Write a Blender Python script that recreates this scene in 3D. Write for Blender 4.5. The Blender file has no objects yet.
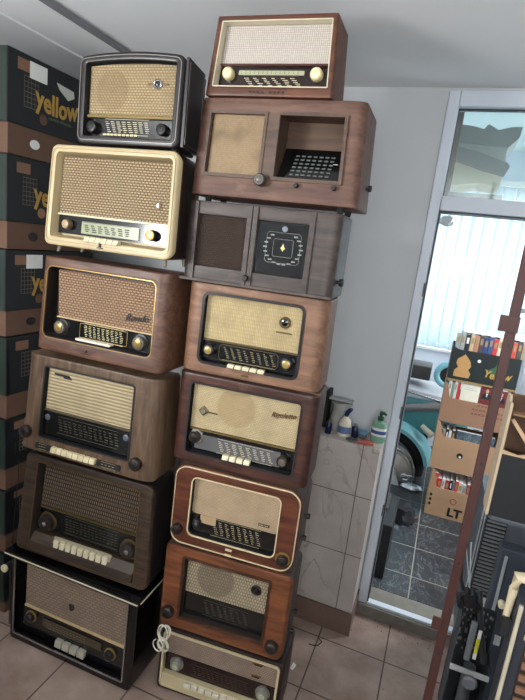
import bpy, bmesh, math, random
from mathutils import Vector, Matrix
random.seed(7)
S = bpy.context.scene
COL = S.collection
PI = math.pi
R = math.radians

# ------------------------------------------------------------------ camera
FPX = 495.0; CAMH = 1.77
pitch, roll, yaw = R(12.2), R(6.8), R(-19.7)
cy, sy, cp, sp = math.cos(yaw), math.sin(yaw), math.cos(pitch), math.sin(pitch)
FW = Vector((sy*cp, cy*cp, -sp)); RT = Vector((cy, -sy, 0)); UP = RT.cross(FW)
CR = RT*math.cos(roll) + UP*math.sin(roll); CU = UP*math.cos(roll) - RT*math.sin(roll)
cd = bpy.data.cameras.new('camera'); cam = bpy.data.objects.new('camera', cd); COL.objects.link(cam)
m = Matrix.Identity(4)
for i in range(3):
    m[i][0] = CR[i]; m[i][1] = CU[i]; m[i][2] = -FW[i]
m[2][3] = CAMH
cam.matrix_world = m
cd.sensor_fit = 'HORIZONTAL'; cd.sensor_width = 36; cd.lens = 36*FPX/525
cd.clip_start = 0.02
S.camera = cam

def ray(px, py): return FW + CR*((px-262.5)/FPX) - CU*((py-350)/FPX)
def at(px, py, Y=None, X=None, Z=None):
    d = ray(px, py)
    t = Y/d[1] if Y is not None else (X/d[0] if X is not None else (Z-CAMH)/d[2])
    return Vector((0, 0, CAMH)) + d*t

# ------------------------------------------------------------------ materials
def s2l(c):
    return tuple(((v/255)/12.92 if v/255 <= .04045 else (((v/255)+.055)/1.055)**2.4) for v in c) + (1,)
MC = {}
def nm(name):
    mt = bpy.data.materials.new(name); mt.use_nodes = True
    nt = mt.node_tree; b = nt.nodes['Principled BSDF']
    return mt, nt, b
def plain(name, c, rough=.5, metal=0, var=.12, scale=30, spec=.5, bump=0):
    if name in MC: return MC[name]
    mt, nt, b = nm(name); N = nt.nodes; L = nt.links
    tc = N.new('ShaderNodeTexCoord'); no = N.new('ShaderNodeTexNoise'); no.inputs['Scale'].default_value = scale
    no.inputs['Detail'].default_value = 4
    L.new(tc.outputs['Object'], no.inputs['Vector'])
    mx = N.new('ShaderNodeMix'); mx.data_type = 'RGBA'
    c = s2l(c)
    mx.inputs[6].default_value = tuple(v*(1-var) for v in c[:3])+(1,)
    mx.inputs[7].default_value = tuple(min(1, v*(1+var)) for v in c[:3])+(1,)
    L.new(no.outputs['Fac'], mx.inputs[0]); L.new(mx.outputs[2], b.inputs['Base Color'])
    b.inputs['Roughness'].default_value = rough; b.inputs['Metallic'].default_value = metal
    b.inputs['Specular IOR Level'].default_value = spec
    if bump:
        bp = N.new('ShaderNodeBump'); bp.inputs['Strength'].default_value = bump; bp.inputs['Distance'].default_value = .002
        L.new(no.outputs['Fac'], bp.inputs['Height']); L.new(bp.outputs[0], b.inputs['Normal'])
    MC[name] = mt
    return mt
def mute(c, sat, val):
    l = .3*c[0]+.59*c[1]+.11*c[2]
    return tuple(max(0, min(255, (l+(v-l)*sat)*val)) for v in c)
def wood(name, c1, c2, rough=.35, grain=1.0, vertical=False, wear=.3, wearc=(190,150,115)):
    if name in MC: return MC[name]
    c1, c2, wearc = mute(c1,.98,.70), mute(c2,.98,.76), mute(wearc,.85,.85)
    mt, nt, b = nm(name); N = nt.nodes; L = nt.links
    tc = N.new('ShaderNodeTexCoord'); mp = N.new('ShaderNodeMapping')
    mp.inputs['Scale'].default_value = (22, 22, 2.5) if vertical else (2.5, 22, 22)
    L.new(tc.outputs['Object'], mp.inputs['Vector'])
    no = N.new('ShaderNodeTexNoise'); no.inputs['Scale'].default_value = 2.2*grain; no.inputs['Detail'].default_value = 8; no.inputs['Distortion'].default_value = .8
    L.new(mp.outputs[0], no.inputs['Vector'])
    cr = N.new('ShaderNodeValToRGB'); cr.color_ramp.elements[0].position = .3; cr.color_ramp.elements[1].position = .72
    cr.color_ramp.elements[0].color = s2l(c1); cr.color_ramp.elements[1].color = s2l(c2)
    L.new(no.outputs['Fac'], cr.inputs[0])
    # worn patches and dust with an irregular outline
    n2 = N.new('ShaderNodeTexNoise'); n2.inputs['Scale'].default_value = 9; n2.inputs['Detail'].default_value = 9; n2.inputs['Roughness'].default_value = .7
    L.new(tc.outputs['Object'], n2.inputs['Vector'])
    r2 = N.new('ShaderNodeValToRGB'); r2.color_ramp.elements[0].position = .58; r2.color_ramp.elements[1].position = .74
    r2.color_ramp.elements[1].color = (wear, wear, wear, 1); L.new(n2.outputs['Fac'], r2.inputs[0])
    mx = N.new('ShaderNodeMix'); mx.data_type = 'RGBA'; mx.inputs[7].default_value = s2l(wearc)
    L.new(r2.outputs[0], mx.inputs[0]); L.new(cr.outputs[0], mx.inputs[6]); L.new(mx.outputs[2], b.inputs['Base Color'])
    b.inputs['Roughness'].default_value = rough
    rr = N.new('ShaderNodeMapRange'); rr.inputs[3].default_value = rough-.1; rr.inputs[4].default_value = rough+.3
    L.new(n2.outputs['Fac'], rr.inputs[0]); L.new(rr.outputs[0], b.inputs['Roughness'])
    bp = N.new('ShaderNodeBump'); bp.inputs['Strength'].default_value = .15; bp.inputs['Distance'].default_value = .001
    L.new(no.outputs['Fac'], bp.inputs['Height']); L.new(bp.outputs[0], b.inputs['Normal'])
    MC[name] = mt
    return mt
def cloth(name, c1, c2, bw=.012, bh=.007, mortar=.0022, circle=None, cc=None, offset=.5, bump=.5, ribs=None, dirt=.25):
    """woven loudspeaker cloth: a brick-like weave in the x-z plane, optional round opening showing through"""
    if name in MC: return MC[name]
    c1, c2 = mute(c1,.78,.91), mute(c2,.8,.88)
    mt, nt, b = nm(name); N = nt.nodes; L = nt.links
    tc = N.new('ShaderNodeTexCoord'); sx = N.new('ShaderNodeSeparateXYZ'); cx = N.new('ShaderNodeCombineXYZ')
    L.new(tc.outputs['Object'], sx.inputs[0]); L.new(sx.outputs[0], cx.inputs[0]); L.new(sx.outputs[2], cx.inputs[1])
    if ribs:
        wv = N.new('ShaderNodeTexWave'); wv.bands_direction = 'Y'; wv.inputs['Scale'].default_value = 1/ribs/3.2
        wv.inputs['Distortion'].default_value = .6; wv.inputs['Detail'].default_value = 1
        L.new(cx.outputs[0], wv.inputs['Vector'])
        mx = N.new('ShaderNodeMix'); mx.data_type = 'RGBA'; mx.inputs[6].default_value = s2l(c2); mx.inputs[7].default_value = s2l(c1)
        L.new(wv.outputs['Fac'], mx.inputs[0]); col = mx.outputs[2]; hgt = wv.outputs['Fac']
    else:
        br = N.new('ShaderNodeTexBrick'); br.offset = offset; br.inputs['Scale'].default_value = 1
        br.inputs['Brick Width'].default_value = bw; br.inputs['Row Height'].default_value = bh
        br.inputs['Mortar Size'].default_value = mortar; br.inputs['Mortar Smooth'].default_value = .5; br.inputs['Bias'].default_value = 0
        a = s2l(c1)
        br.inputs['Color1'].default_value = a; br.inputs['Color2'].default_value = tuple(v*.86 for v in a[:3])+(1,)
        br.inputs['Mortar'].default_value = s2l(tuple(v+(w-v)*(.12 if name in ('cloth_dotted','cloth_woven_tan','cloth_lattice') else .4) for v, w in zip(c2, c1)))
        L.new(cx.outputs[0], br.inputs['Vector']); col = br.outputs['Color']
        inv = N.new('ShaderNodeMath'); inv.operation = 'SUBTRACT'; inv.inputs[0].default_value = 1; L.new(br.outputs['Fac'], inv.inputs[1]); hgt = inv.outputs[0]
    no = N.new('ShaderNodeTexNoise'); no.inputs['Scale'].default_value = 14; no.inputs['Detail'].default_value = 6
    L.new(tc.outputs['Object'], no.inputs['Vector'])
    rp = N.new('ShaderNodeValToRGB'); rp.color_ramp.elements[0].position = .45; rp.color_ramp.elements[1].position = .8
    rp.color_ramp.elements[1].color = (dirt*2, dirt*2, dirt*2, 1); L.new(no.outputs['Fac'], rp.inputs[0])
    md = N.new('ShaderNodeMix'); md.data_type = 'RGBA'; md.inputs[7].default_value = tuple(v*.45 for v in s2l(c1)[:3])+(1,)
    L.new(rp.outputs[0], md.inputs[0]); L.new(col, md.inputs[6]); col = md.outputs[2]
    if circle:
        vs = N.new('ShaderNodeVectorMath'); vs.operation = 'DISTANCE'; vs.inputs[1].default_value = (circle[0], circle[1], 0)
        L.new(cx.outputs[0], vs.inputs[0])
        mr = N.new('ShaderNodeMapRange'); mr.inputs[1].default_value = circle[2]; mr.inputs[2].default_value = circle[2]+.006
        mr.inputs[3].default_value = circle[3]; mr.inputs[4].default_value = 0
        L.new(vs.outputs['Value'], mr.inputs[0])
        mc = N.new('ShaderNodeMix'); mc.data_type = 'RGBA'; mc.inputs[7].default_value = s2l(cc or (60,50,45))
        L.new(mr.outputs[0], mc.inputs[0]); L.new(col, mc.inputs[6]); col = mc.outputs[2]
    L.new(col, b.inputs['Base Color']); b.inputs['Roughness'].default_value = .9; b.inputs['Specular IOR Level'].default_value = .2
    bp = N.new('ShaderNodeBump'); bp.inputs['Strength'].default_value = bump; bp.inputs['Distance'].default_value = .002
    L.new(hgt, bp.inputs['Height']); L.new(bp.outputs[0], b.inputs['Normal'])
    MC[name] = mt
    return mt
def tiles(name, c1, c2, grout, w, h, org, gs, plane='xy', vein=None, rough=.4, veinscale=3, bumps=.3, vein_w=.03):
    mt, nt, b = nm(name); N = nt.nodes; L = nt.links
    tc = N.new('ShaderNodeTexCoord'); sx = N.new('ShaderNodeSeparateXYZ'); cx = N.new('ShaderNodeCombineXYZ')
    L.new(tc.outputs['Object'], sx.inputs[0])
    a1 = N.new('ShaderNodeMath'); a1.operation = 'SUBTRACT'; a1.inputs[1].default_value = org[0]-40*w
    a2 = N.new('ShaderNodeMath'); a2.operation = 'SUBTRACT'; a2.inputs[1].default_value = org[1]-40*h
    L.new(sx.outputs[0], a1.inputs[0]); L.new(sx.outputs[1 if plane == 'xy' else 2], a2.inputs[0])
    L.new(a1.outputs[0], cx.inputs[0]); L.new(a2.outputs[0], cx.inputs[1])
    br = N.new('ShaderNodeTexBrick'); br.offset = 0; br.inputs['Scale'].default_value = 1
    br.inputs['Brick Width'].default_value = w; br.inputs['Row Height'].default_value = h
    br.inputs['Mortar Size'].default_value = gs; br.inputs['Mortar Smooth'].default_value = .1
    L.new(cx.outputs[0], br.inputs['Vector'])
    no = N.new('ShaderNodeTexNoise'); no.inputs['Scale'].default_value = 5; no.inputs['Detail'].default_value = 8; no.inputs['Roughness'].default_value = .65
    L.new(tc.outputs['Object'], no.inputs['Vector'])
    mx = N.new('ShaderNodeMix'); mx.data_type = 'RGBA'; mx.inputs[6].default_value = s2l(c1); mx.inputs[7].default_value = s2l(c2)
    rp = N.new('ShaderNodeValToRGB'); rp.color_ramp.elements[0].position = .35; rp.color_ramp.elements[1].position = .68
    L.new(no.outputs['Fac'], rp.inputs[0]); L.new(rp.outputs[0], mx.inputs[0]); col = mx.outputs[2]
    if vein:
        nv = N.new('ShaderNodeTexNoise'); nv.inputs['Scale'].default_value = veinscale; nv.inputs['Detail'].default_value = 5; nv.inputs['Distortion'].default_value = 1.6
        mpv = N.new('ShaderNodeMapping'); mpv.inputs['Rotation'].default_value = (0, R(40), R(40)); mpv.inputs['Scale'].default_value = (1, .5, .6)
        L.new(tc.outputs['Object'], mpv.inputs[0]); L.new(mpv.outputs[0], nv.inputs['Vector'])
        sb = N.new('ShaderNodeMath'); sb.operation = 'SUBTRACT'; sb.inputs[1].default_value = .5; L.new(nv.outputs['Fac'], sb.inputs[0])
        ab = N.new('ShaderNodeMath'); ab.operation = 'ABSOLUTE'; L.new(sb.outputs[0], ab.inputs[0])
        mr = N.new('ShaderNodeMapRange'); mr.inputs[1].default_value = 0; mr.inputs[2].default_value = vein_w; mr.inputs[3].default_value = .8; mr.inputs[4].default_value = 0
        L.new(ab.outputs[0], mr.inputs[0])
        ml = N.new('ShaderNodeMath'); ml.operation = 'MULTIPLY'; L.new(mr.outputs[0], ml.inputs[0]); L.new(rp.outputs[0], ml.inputs[1])
        mv = N.new('ShaderNodeMix'); mv.data_type = 'RGBA'; mv.inputs[7].default_value = s2l(vein)
        L.new(ml.outputs[0], mv.inputs[0]); L.new(col, mv.inputs[6]); col = mv.outputs[2]
    mg = N.new('ShaderNodeMix'); mg.data_type = 'RGBA'; mg.inputs[7].default_value = s2l(grout)
    L.new(br.outputs['Fac'], mg.inputs[0]); L.new(col, mg.inputs[6]); L.new(mg.outputs[2], b.inputs['Base Color'])
    b.inputs['Roughness'].default_value = rough
    rr = N.new('ShaderNodeMapRange'); rr.inputs[3].default_value = rough; rr.inputs[4].default_value = rough+.25
    L.new(no.outputs['Fac'], rr.inputs[0]); L.new(rr.outputs[0], b.inputs['Roughness'])
    bp = N.new('ShaderNodeBump'); bp.inputs['Strength'].default_value = bumps; bp.inputs['Distance'].default_value = .002; bp.invert = True
    L.new(br.outputs['Fac'], bp.inputs['Height']); L.new(bp.outputs[0], b.inputs['Normal'])
    return mt
def glassy(name, tint=(230,240,240), alpha=.12):
    if name in MC: return MC[name]
    mt = bpy.data.materials.new(name); mt.use_nodes = True; nt = mt.node_tree; N = nt.nodes; L = nt.links
    N.remove(N['Principled BSDF']); o = N['Material Output']
    t = N.new('ShaderNodeBsdfTransparent'); t.inputs[0].default_value = s2l(tint)
    g = N.new('ShaderNodeBsdfGlossy'); g.inputs['Roughness'].default_value = .05
    mx = N.new('ShaderNodeMixShader'); mx.inputs[0].default_value = alpha
    L.new(t.outputs[0], mx.inputs[1]); L.new(g.outputs[0], mx.inputs[2]); L.new(mx.outputs[0], o.inputs[0])
    MC[name] = mt
    return mt

# ------------------------------------------------------------------ object helpers
def link(name, bm, mat, parent=None, smooth=False, mats=None):
    me = bpy.data.meshes.new(name)
    bmesh.ops.recalc_face_normals(bm, faces=bm.faces)
    bm.to_mesh(me); bm.free()
    o = bpy.data.objects.new(name, me); COL.objects.link(o)
    for mt in (mats or [mat]): me.materials.append(mt)
    if smooth:
        for p in me.polygons: p.use_smooth = True
        try: me.set_sharp_from_angle(angle=R(38))
        except Exception: pass
    if parent: o.parent = parent
    return o
def tag(o, label=None, cat=None, group=None, kind=None):
    if label: o['label'] = label
    if cat: o['category'] = cat
    if group: o['group'] = group
    if kind: o['kind'] = kind
    return o
def thing(name, label, cat, loc=(0,0,0), rz=0, group=None, rx=0, ry=0):
    o = bpy.data.objects.new(name, None); COL.objects.link(o); o.empty_display_size = .05
    o.location = loc; o.rotation_euler = (rx, ry, rz)
    return tag(o, label, cat, group)
def structure(name, bm, mat, parent=None, smooth=False):
    o = link(name, bm, mat, parent, smooth)
    if not parent: o['kind'] = 'structure'
    return o
def new(): return bmesh.new()
def box(bm, x0, y0, z0, x1, y1, z1, bev=0, mtx=None):
    r = bmesh.ops.create_cube(bm, size=1)
    vs = r['verts']
    for v in vs:
        v.co = Vector(((x0+x1)/2 + v.co.x*(x1-x0), (y0+y1)/2 + v.co.y*(y1-y0), (z0+z1)/2 + v.co.z*(z1-z0)))
    if bev:
        es = list({e for v in vs for e in v.link_edges})
        rb = bmesh.ops.bevel(bm, geom=es, offset=bev, segments=2, profile=.6, affect='EDGES')
        vs = rb['verts']
    if mtx:
        for v in {v for v in vs}: v.co = mtx @ v.co
    return vs
def boxobj(name, dims, mat, parent=None, bev=.002):
    bm = new(); box(bm, *dims, bev=bev)
    return link(name, bm, mat, parent)
def lathe(bm, prof, centre=(0,0,0), axis='z', n=24, scale=(1,1)):
    """prof = [(r, h)...] revolved about the axis through centre"""
    c = Vector(centre); rings = []
    for (r, h) in prof:
        ring = []
        for i in range(n):
            a = 2*PI*i/n; u, v = r*math.cos(a)*scale[0], r*math.sin(a)*scale[1]
            p = {'z': (u, v, h), 'y': (u, h, v), 'x': (h, u, v)}[axis]
            ring.append(bm.verts.new(c+Vector(p)))
        rings.append(ring)
    for a, b in zip(rings, rings[1:]):
        for i in range(n):
            bm.faces.new((a[i], a[(i+1) % n], b[(i+1) % n], b[i]))
    bm.faces.new(rings[0]); bm.faces.new(rings[-1])
def tube(bm, pts, r, n=8, closed=False):
    pts = [Vector(p) for p in pts]; rings = []
    up = Vector((.13, .2, 1)).normalized()
    for i, p in enumerate(pts):
        a = pts[i-1] if i > 0 else (pts[-1] if closed else p); b = pts[(i+1) % len(pts)] if (i < len(pts)-1 or closed) else p
        t = (b-a).normalized(); u = t.cross(up)
        if u.length < .05: u = t.cross(Vector((1, 0, 0)))
        u.normalize(); w = t.cross(u)
        rr = r[i] if isinstance(r, (list, tuple)) else r
        rings.append([bm.verts.new(p+u*math.cos(2*PI*k/n)*rr+w*math.sin(2*PI*k/n)*rr) for k in range(n)])
    seq = list(zip(rings, rings[1:])) + ([(rings[-1], rings[0])] if closed else [])
    for a, b in seq:
        for k in range(n): bm.faces.new((a[k], a[(k+1) % n], b[(k+1) % n], b[k]))
    if not closed: bm.faces.new(rings[0]); bm.faces.new(rings[-1])
def prism(bm, pts2, y0, y1, plane='xz'):
    """extrude an outline; plane xz extrudes along y, yz along x, xy along z"""
    def mk(a, b, c):
        return {'xz': (a, c, b), 'yz': (c, a, b), 'xy': (a, b, c)}[plane]
    A = [bm.verts.new(mk(a, b, y0)) for a, b in pts2]; B = [bm.verts.new(mk(a, b, y1)) for a, b in pts2]
    bm.faces.new(A); bm.faces.new(B[::-1])
    for i in range(len(A)):
        j = (i+1) % len(A); bm.faces.new((A[i], A[j], B[j], B[i]))
    return A+B
def text_obj(name, s, size, mat, parent, loc, rot=(PI/2, 0, 0), ext=.0008, shear=0, squash=1, arc=0, bold=0, cx=True):
    cu = bpy.data.curves.new(name, 'FONT'); cu.body = s; cu.size = size; cu.extrude = ext; cu.shear = shear
    cu.align_x = 'CENTER' if cx else 'LEFT'; cu.align_y = 'CENTER'; cu.offset = bold
    cu.resolution_u = 3
    tmp = bpy.data.objects.new('tmp', cu); COL.objects.link(tmp)
    dg = bpy.context.evaluated_depsgraph_get(); dg.update()
    me = bpy.data.meshes.new_from_object(tmp.evaluated_get(dg)); me.name = name
    bpy.data.objects.remove(tmp)
    for v in me.vertices:
        v.co.x *= squash
        if arc: v.co.y += arc*(v.co.x**2)
    me.transform(Matrix.Translation(loc) @ Matrix.Rotation(rot[2], 4, 'Z') @ Matrix.Rotation(rot[1], 4, 'Y') @ Matrix.Rotation(rot[0], 4, 'X'))
    me.materials.clear(); me.materials.append(mat)
    o = bpy.data.objects.new(name, me); COL.objects.link(o)
    if parent: o.parent = parent
    return o

# ------------------------------------------------------------------ shared materials
BLK = plain('black_bakelite', (20,18,18), .38)
BLKM = plain('black_matt', (22,22,24), .6)
IVORY = plain('ivory_plastic', (208,198,166), .35, var=.06)
CREAM = plain('cream_plastic', (182,164,126), .38, var=.08, scale=12)
GOLD = plain('aged_brass', (175,145,85), .35, .8)
CHROME = plain('dull_chrome', (190,190,190), .25, .9)
STEEL = plain('grey_steel', (105,110,118), .45, .6, bump=.2)
SCALE = plain('dial_print', (190,180,140), .5)
DIALG = plain('dial_glass_black', (14,15,16), .12, spec=.7)
KNOBB = plain('knob_brown', (40,30,26), .3)
FEET = plain('rubber_black', (15,15,15), .8)
PAPER = plain('paper_white', (225,225,220), .8, var=.05)

# ------------------------------------------------------------------ radio builder
class Radio:
    def __init__(s, label, x, y, yw, z, W, H, D, lean=0, wt=None, arch=0, rs=.015):
        s.W, s.H, s.D, s.lean, s.arch, s.rs = W, H, D, lean, arch, rs
        s.wt = wt if wt else W
        s.t = thing('table_radio', label, 'radio', (x, y, z), R(yw))
    def edges(s, v):
        k = (s.W - s.wt)/2*v
        return k, s.W-k
    def M(s, u, v, d=0, rnd=False):
        a, b = s.edges(v); x = a+(b-a)*u; z = v*s.H
        if s.arch and v > .5: z += s.arch*(1-(2*u-1)**2)*(v-.5)*2
        y = s.lean*v + d
        if rnd:
            e = min(x-a, b-x)
            if e < s.rs: y += s.rs - math.sqrt(max(0, s.rs**2-(s.rs-e)**2))
        return Vector((x, y, z))
    def rr(s, u0, v0, u1, v1, r, mm=10, nc=5):
        """rounded rectangle in (u,v), r in metres"""
        ru, rv = r/s.W, r/s.H; P = []
        cs = [(u1-ru, v0+rv, -90), (u1-ru, v1-rv, 0), (u0+ru, v1-rv, 90), (u0+ru, v0+rv, 180)]
        for i, (cu, cv, a0) in enumerate(cs):
            arc = [(cu+ru*math.cos(R(a0+90*k/nc)), cv+rv*math.sin(R(a0+90*k/nc))) for k in range(nc+1)]
            P += arc
            ncu, ncv, na = cs[(i+1) % 4]
            e = (ncu+ru*math.cos(R(na)), ncv+rv*math.sin(R(na))); q = arc[-1]
            for k in range(1, mm):
                f = .5-.5*math.cos(PI*k/mm)
                P.append((q[0]+(e[0]-q[0])*f, q[1]+(e[1]-q[1])*f))
        return P
    def cabinet(s, mat, op=None, rc=.01, ri=.01, rec=.03, slope=.0, bev=.004, bt=0, innermat=None, sidemat=None):
        bm = new(); out = s.rr(0, 0, 1, 1, rc)
        def ring(P, f): return [bm.verts.new(f(u, v)) for u, v in P]
        def quad(a, b, mi=0):
            n = len(a)
            for i in range(n):
                f = bm.faces.new((a[i], a[(i+1) % n], b[(i+1) % n], b[i])); f.material_index = mi
        def ins(P, dm):
            du, dv = dm/s.W, dm/s.H
            return [(du+(1-2*du)*u, dv+(1-2*dv)*v) for u, v in P]
        yb = s.D
        kx = lambda x: s.W/2+(x-s.W/2)*(1-2*bt/s.W)
        bk = ring(ins(out, bev), lambda u, v: Vector((kx(s.M(u, v).x), yb, s.M(u, v).z)))
        b2 = ring(out, lambda u, v: Vector((kx(s.M(u, v).x), yb-bev, s.M(u, v).z)))
        f1 = ring(out, lambda u, v: s.M(u, v, bev, True))
        f1b = ring(ins(out, bev*.3), lambda u, v: s.M(u, v, bev*.3, True))
        f2 = ring(ins(out, bev), lambda u, v: s.M(u, v, 0, True))
        bm.faces.new(bk); quad(bk, b2, 1 if sidemat else 0); quad(b2, f1, 1 if sidemat else 0); quad(f1, f1b, 0); quad(f1b, f2)
        if op:
            I = s.rr(*op, ri); O = ins(out, bev); prev = f2
            K = 5
            for k in range(1, K+1):
                t = k/K
                P = [(o[0]+(i[0]-o[0])*t, o[1]+(i[1]-o[1])*t) for o, i in zip(O, I)]
                cur = ring(P, lambda u, v: s.M(u, v, 0 if t < 1 else .0015, True)); quad(prev, cur); prev = cur
            cu, cv = (op[0]+op[2])/2, (op[1]+op[3])/2
            I2 = [(cu+(u-cu)*(1-slope/s.W*2/(op[2]-op[0])), cv+(v-cv)*(1-slope/s.H*2/(op[3]-op[1]))) for u, v in I]
            cur = ring(I2, lambda u, v: s.M(u, v, rec)); quad(prev, cur, 2 if innermat else 0)
            f = bm.faces.new(cur); f.material_index = 2 if innermat else 0
        else:
            bm.faces.new(f2)
        me = link('cabinet', bm, mat, s.t, True, mats=[mat, sidemat or mat, innermat or mat])
        return me
    def panel(s, name, mat, u0, v0, u1, v1, d, th=.004, r=.002, parent=None, rnd=False, trap=0):
        bm = new(); P = s.rr(u0, v0, u1, v1, r, mm=3 if not rnd else 10, nc=3)
        if trap: P = [(u + (trap if u < (u0+u1)/2 else 0)*(v1-v)/(v1-v0), v) for u, v in P]
        A = [bm.verts.new(s.M(u, v, d, rnd)) for u, v in P]; B = [bm.verts.new(s.M(u, v, d+th, rnd)) for u, v in P]
        bm.faces.new(A); bm.faces.new(B[::-1])
        for i in range(len(A)):
            j = (i+1) % len(A); bm.faces.new((A[i], A[j], B[j], B[i]))
        return link(name, bm, mat, parent or s.t)
    def frame(s, name, mat, u0, v0, u1, v1, w, d, th=.004, r=.01, rnd=False, parent=None):
        bm = new(); O = s.rr(u0, v0, u1, v1, r); I = s.rr(u0+w/s.W, v0+w/s.H, u1-w/s.W, v1-w/s.H, max(r-w, .001))
        n = len(O)
        o0 = [bm.verts.new(s.M(u, v, d, rnd)) for u, v in O]; i0 = [bm.verts.new(s.M(u, v, d, rnd)) for u, v in I]
        o1 = [bm.verts.new(s.M(u, v, d+th, rnd)) for u, v in O]; i1 = [bm.verts.new(s.M(u, v, d+th, rnd)) for u, v in I]
        for i in range(n):
            j = (i+1) % n
            bm.faces.new((o0[i], o0[j], i0[j], i0[i])); bm.faces.new((o1[j], o1[i], i1[i], i1[j]))
            bm.faces.new((o0[j], o0[i], o1[i], o1[j])); bm.faces.new((i0[i], i0[j], i1[j], i1[i]))
        return link(name, bm, mat, parent or s.t, True)
    def knob(s, u, v, r, d, h=.018, mat=None, cap=None, capr=.6, ring=None):
        c = s.M(u, v, d); bm = new()
        lathe(bm, [(r, 0), (r, -h*.65), (r*.93, -h*.9), (r*.8, -h)], c, 'y', 24)
        k = link('knob', bm, mat or KNOBB, s.t, True)
        if cap:
            bm = new(); lathe(bm, [(r*capr, -h+.001), (r*capr, -h-.001), (r*capr*.8, -h-.0022)], c, 'y', 20)
            link('cap', bm, cap, k, True)
        if ring:
            bm = new(); lathe(bm, [(r*1.25, .001), (r*1.25, -.003), (r*1.05, -.004)], c, 'y', 24)
            link('knob_ring', bm, ring, k, True)
        return k
    def eye(s, u, v, r, d, bez=None, bar=None, w=.06):
        c = s.M(u, v, d); bm = new()
        lathe(bm, [(r, .001), (r, -.004), (r*.8, -.006), (r*.62, -.004)], c, 'y', 24)
        e = link('tuning_eye', bm, bez or GOLD, s.t, True)
        bm = new(); lathe(bm, [(r*.6, -.003), (r*.6, -.0055), (r*.25, -.008)], c, 'y', 20)
        link('eye_lens', bm, DIALG, e, True)
        if bar:
            bm = new(); box(bm, c.x-w, c.y-.002, c.z-r*.22, c.x+w, c.y+.001, c.z+r*.22)
            link('eye_bar', bm, bar, e)
    def keys(s, n, u0, v0, u1, v1, d, mat, h=.012, gap=.12, round_=False, droop=0):
        for i in range(n):
            a = u0+(u1-u0)*(i+gap/2)/n; b = u0+(u1-u0)*(i+1-gap/2)/n
            p, q = s.M(a, v0, d), s.M(b, v1, d); bm = new()
            box(bm, p.x, p.y-h, p.z, q.x, p.y+.002, q.z, bev=min(.003, (q.z-p.z)*.3))
            for vt in bm.verts:
                if vt.co.z > (p.z+q.z)/2: vt.co.y += h*.35
            link('push_button', bm, mat, s.t, True)
    def marks(s, parent, u0, v0, u1, v1, d, cols=9, rows=6, slant=.5, mat=None, fill=.75, th=.0016):
        """station names printed on the glass: columns of short slanted strokes"""
        bm = new(); rnd = random.Random(int(u0*1000)+cols*7+int(s.W*999))
        dw = (u1-u0)/cols
        for c in range(cols):
            for r_ in range(rows):
                f = (r_+.5)/rows
                ua = u0+dw*c+slant*dw*(1-f)+dw*.08*rnd.random(); ub = ua+dw*fill*(.6+.4*rnd.random())
                if ub > u1+dw*.4: continue
                v = v0+(v1-v0)*f
                p, q = s.M(ua, v, d), s.M(ub, v, d)
                hh = th/2
                vs = [bm.verts.new(c_) for c_ in ((p.x, p.y, p.z-hh), (q.x, q.y, q.z-hh-.0), (q.x, q.y, q.z+hh), (p.x, p.y, p.z+hh))]
                bm.faces.new(vs)
        # base lines
        for v in (v0-.02, v1+.02):
            p, q = s.M(u0, v, d), s.M(u1, v, d)
            vs = [bm.verts.new(c_) for c_ in ((p.x, p.y, p.z-.0006), (q.x, q.y, q.z-.0006), (q.x, q.y, q.z+.0006), (p.x, p.y, p.z+.0006))]
            bm.faces.new(vs)
        o = link('scale_print', bm, mat or SCALE, parent)
        return o
    def feet(s, h=.012, r=.012, mat=None, us=(.08, .92), d0=.04, d1=None):
        for u in us:
            for y in (d0, (d1 or s.D-.04)):
                c = s.M(u, 0); bm = new(); lathe(bm, [(r*.8, -h), (r, 0)], (c.x, y, 0), 'z', 12)
                link('foot', bm, mat or FEET, s.t, True)
    def side_knob(s, v, y, r=.01, h=.02, mat=None):
        c = s.M(1, v); bm = new(); lathe(bm, [(r*.5, -.002), (r*.5, h*.4), (r, h*.4), (r, h), (r*.7, h*1.1)], (c.x, y, c.z), 'x', 16)
        link('side_knob', bm, mat or BLK, s.t, True)
    def back(s, mat):
        bm = new(); a = s.M(.05, .06); b = s.M(.95, .94)
        box(bm, a.x, s.D-.001, a.z, b.x, s.D+.006, b.z); link('back_board', bm, mat, s.t)

BOARD = plain('brown_fibreboard', (90,62,42), .8)

# ---- LEFT STACK, from the floor upward
# L6 black lacquered
r = Radio('large black lacquered radio standing on the floor at the foot of the left stack', -1.486, 1.37, .8, .006, .612, .396, .20, lean=.01)
LACQ = plain('black_lacquer', (12,11,12), .15, spec=.6)
r.cabinet(LACQ, (.035,.07,.945,.985), rc=.02, ri=.008, rec=.035)
bm = new(); box(bm, -.010, -.016, .399, .636, .20, .423, bev=.009); link('lid', bm, LACQ, r.t, True)
bm = new(); tube(bm, [(-.0085,.19,.412),(-.0105,.0,.412),(-.004,-.0165,.412),(.629,-.0165,.412),(.6365,0,.412),(.6365,.19,.412)], .0028, 6)
link('lid_piping', bm, plain('pale_piping', (200,190,165), .4), r.t, True)
r.frame('metal_trim', CHROME, .035,.07,.945,.985, .005, -.003, .005, .012)
r.panel('speaker_cloth', cloth('cloth_basket', (170,142,118), (122,98,82), .022,.012,.0035, bump=.8), .10,.42,.93,.92, .028)
r.panel('cloth_trim', plain('tan_strip', (190,165,125), .5), .10,.395,.93,.418, .022, .008)
d = r.panel('dial', DIALG, .05,.09,.935,.385, .027)
q = r.panel('dial_window', plain('brown_dial', (75,65,50), .2), .26,.25,.74,.335, .022, .004, parent=d)
r.marks(q, .28,.265,.62,.315, .0215, 12, 2, mat=plain('faint_print', (110,98,75), .5))
r.knob(.155,.29,.021,.026,.02, BLK, DIALG, .55, GOLD); r.knob(.81,.26,.021,.026,.02, BLK, DIALG, .55, GOLD)
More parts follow.
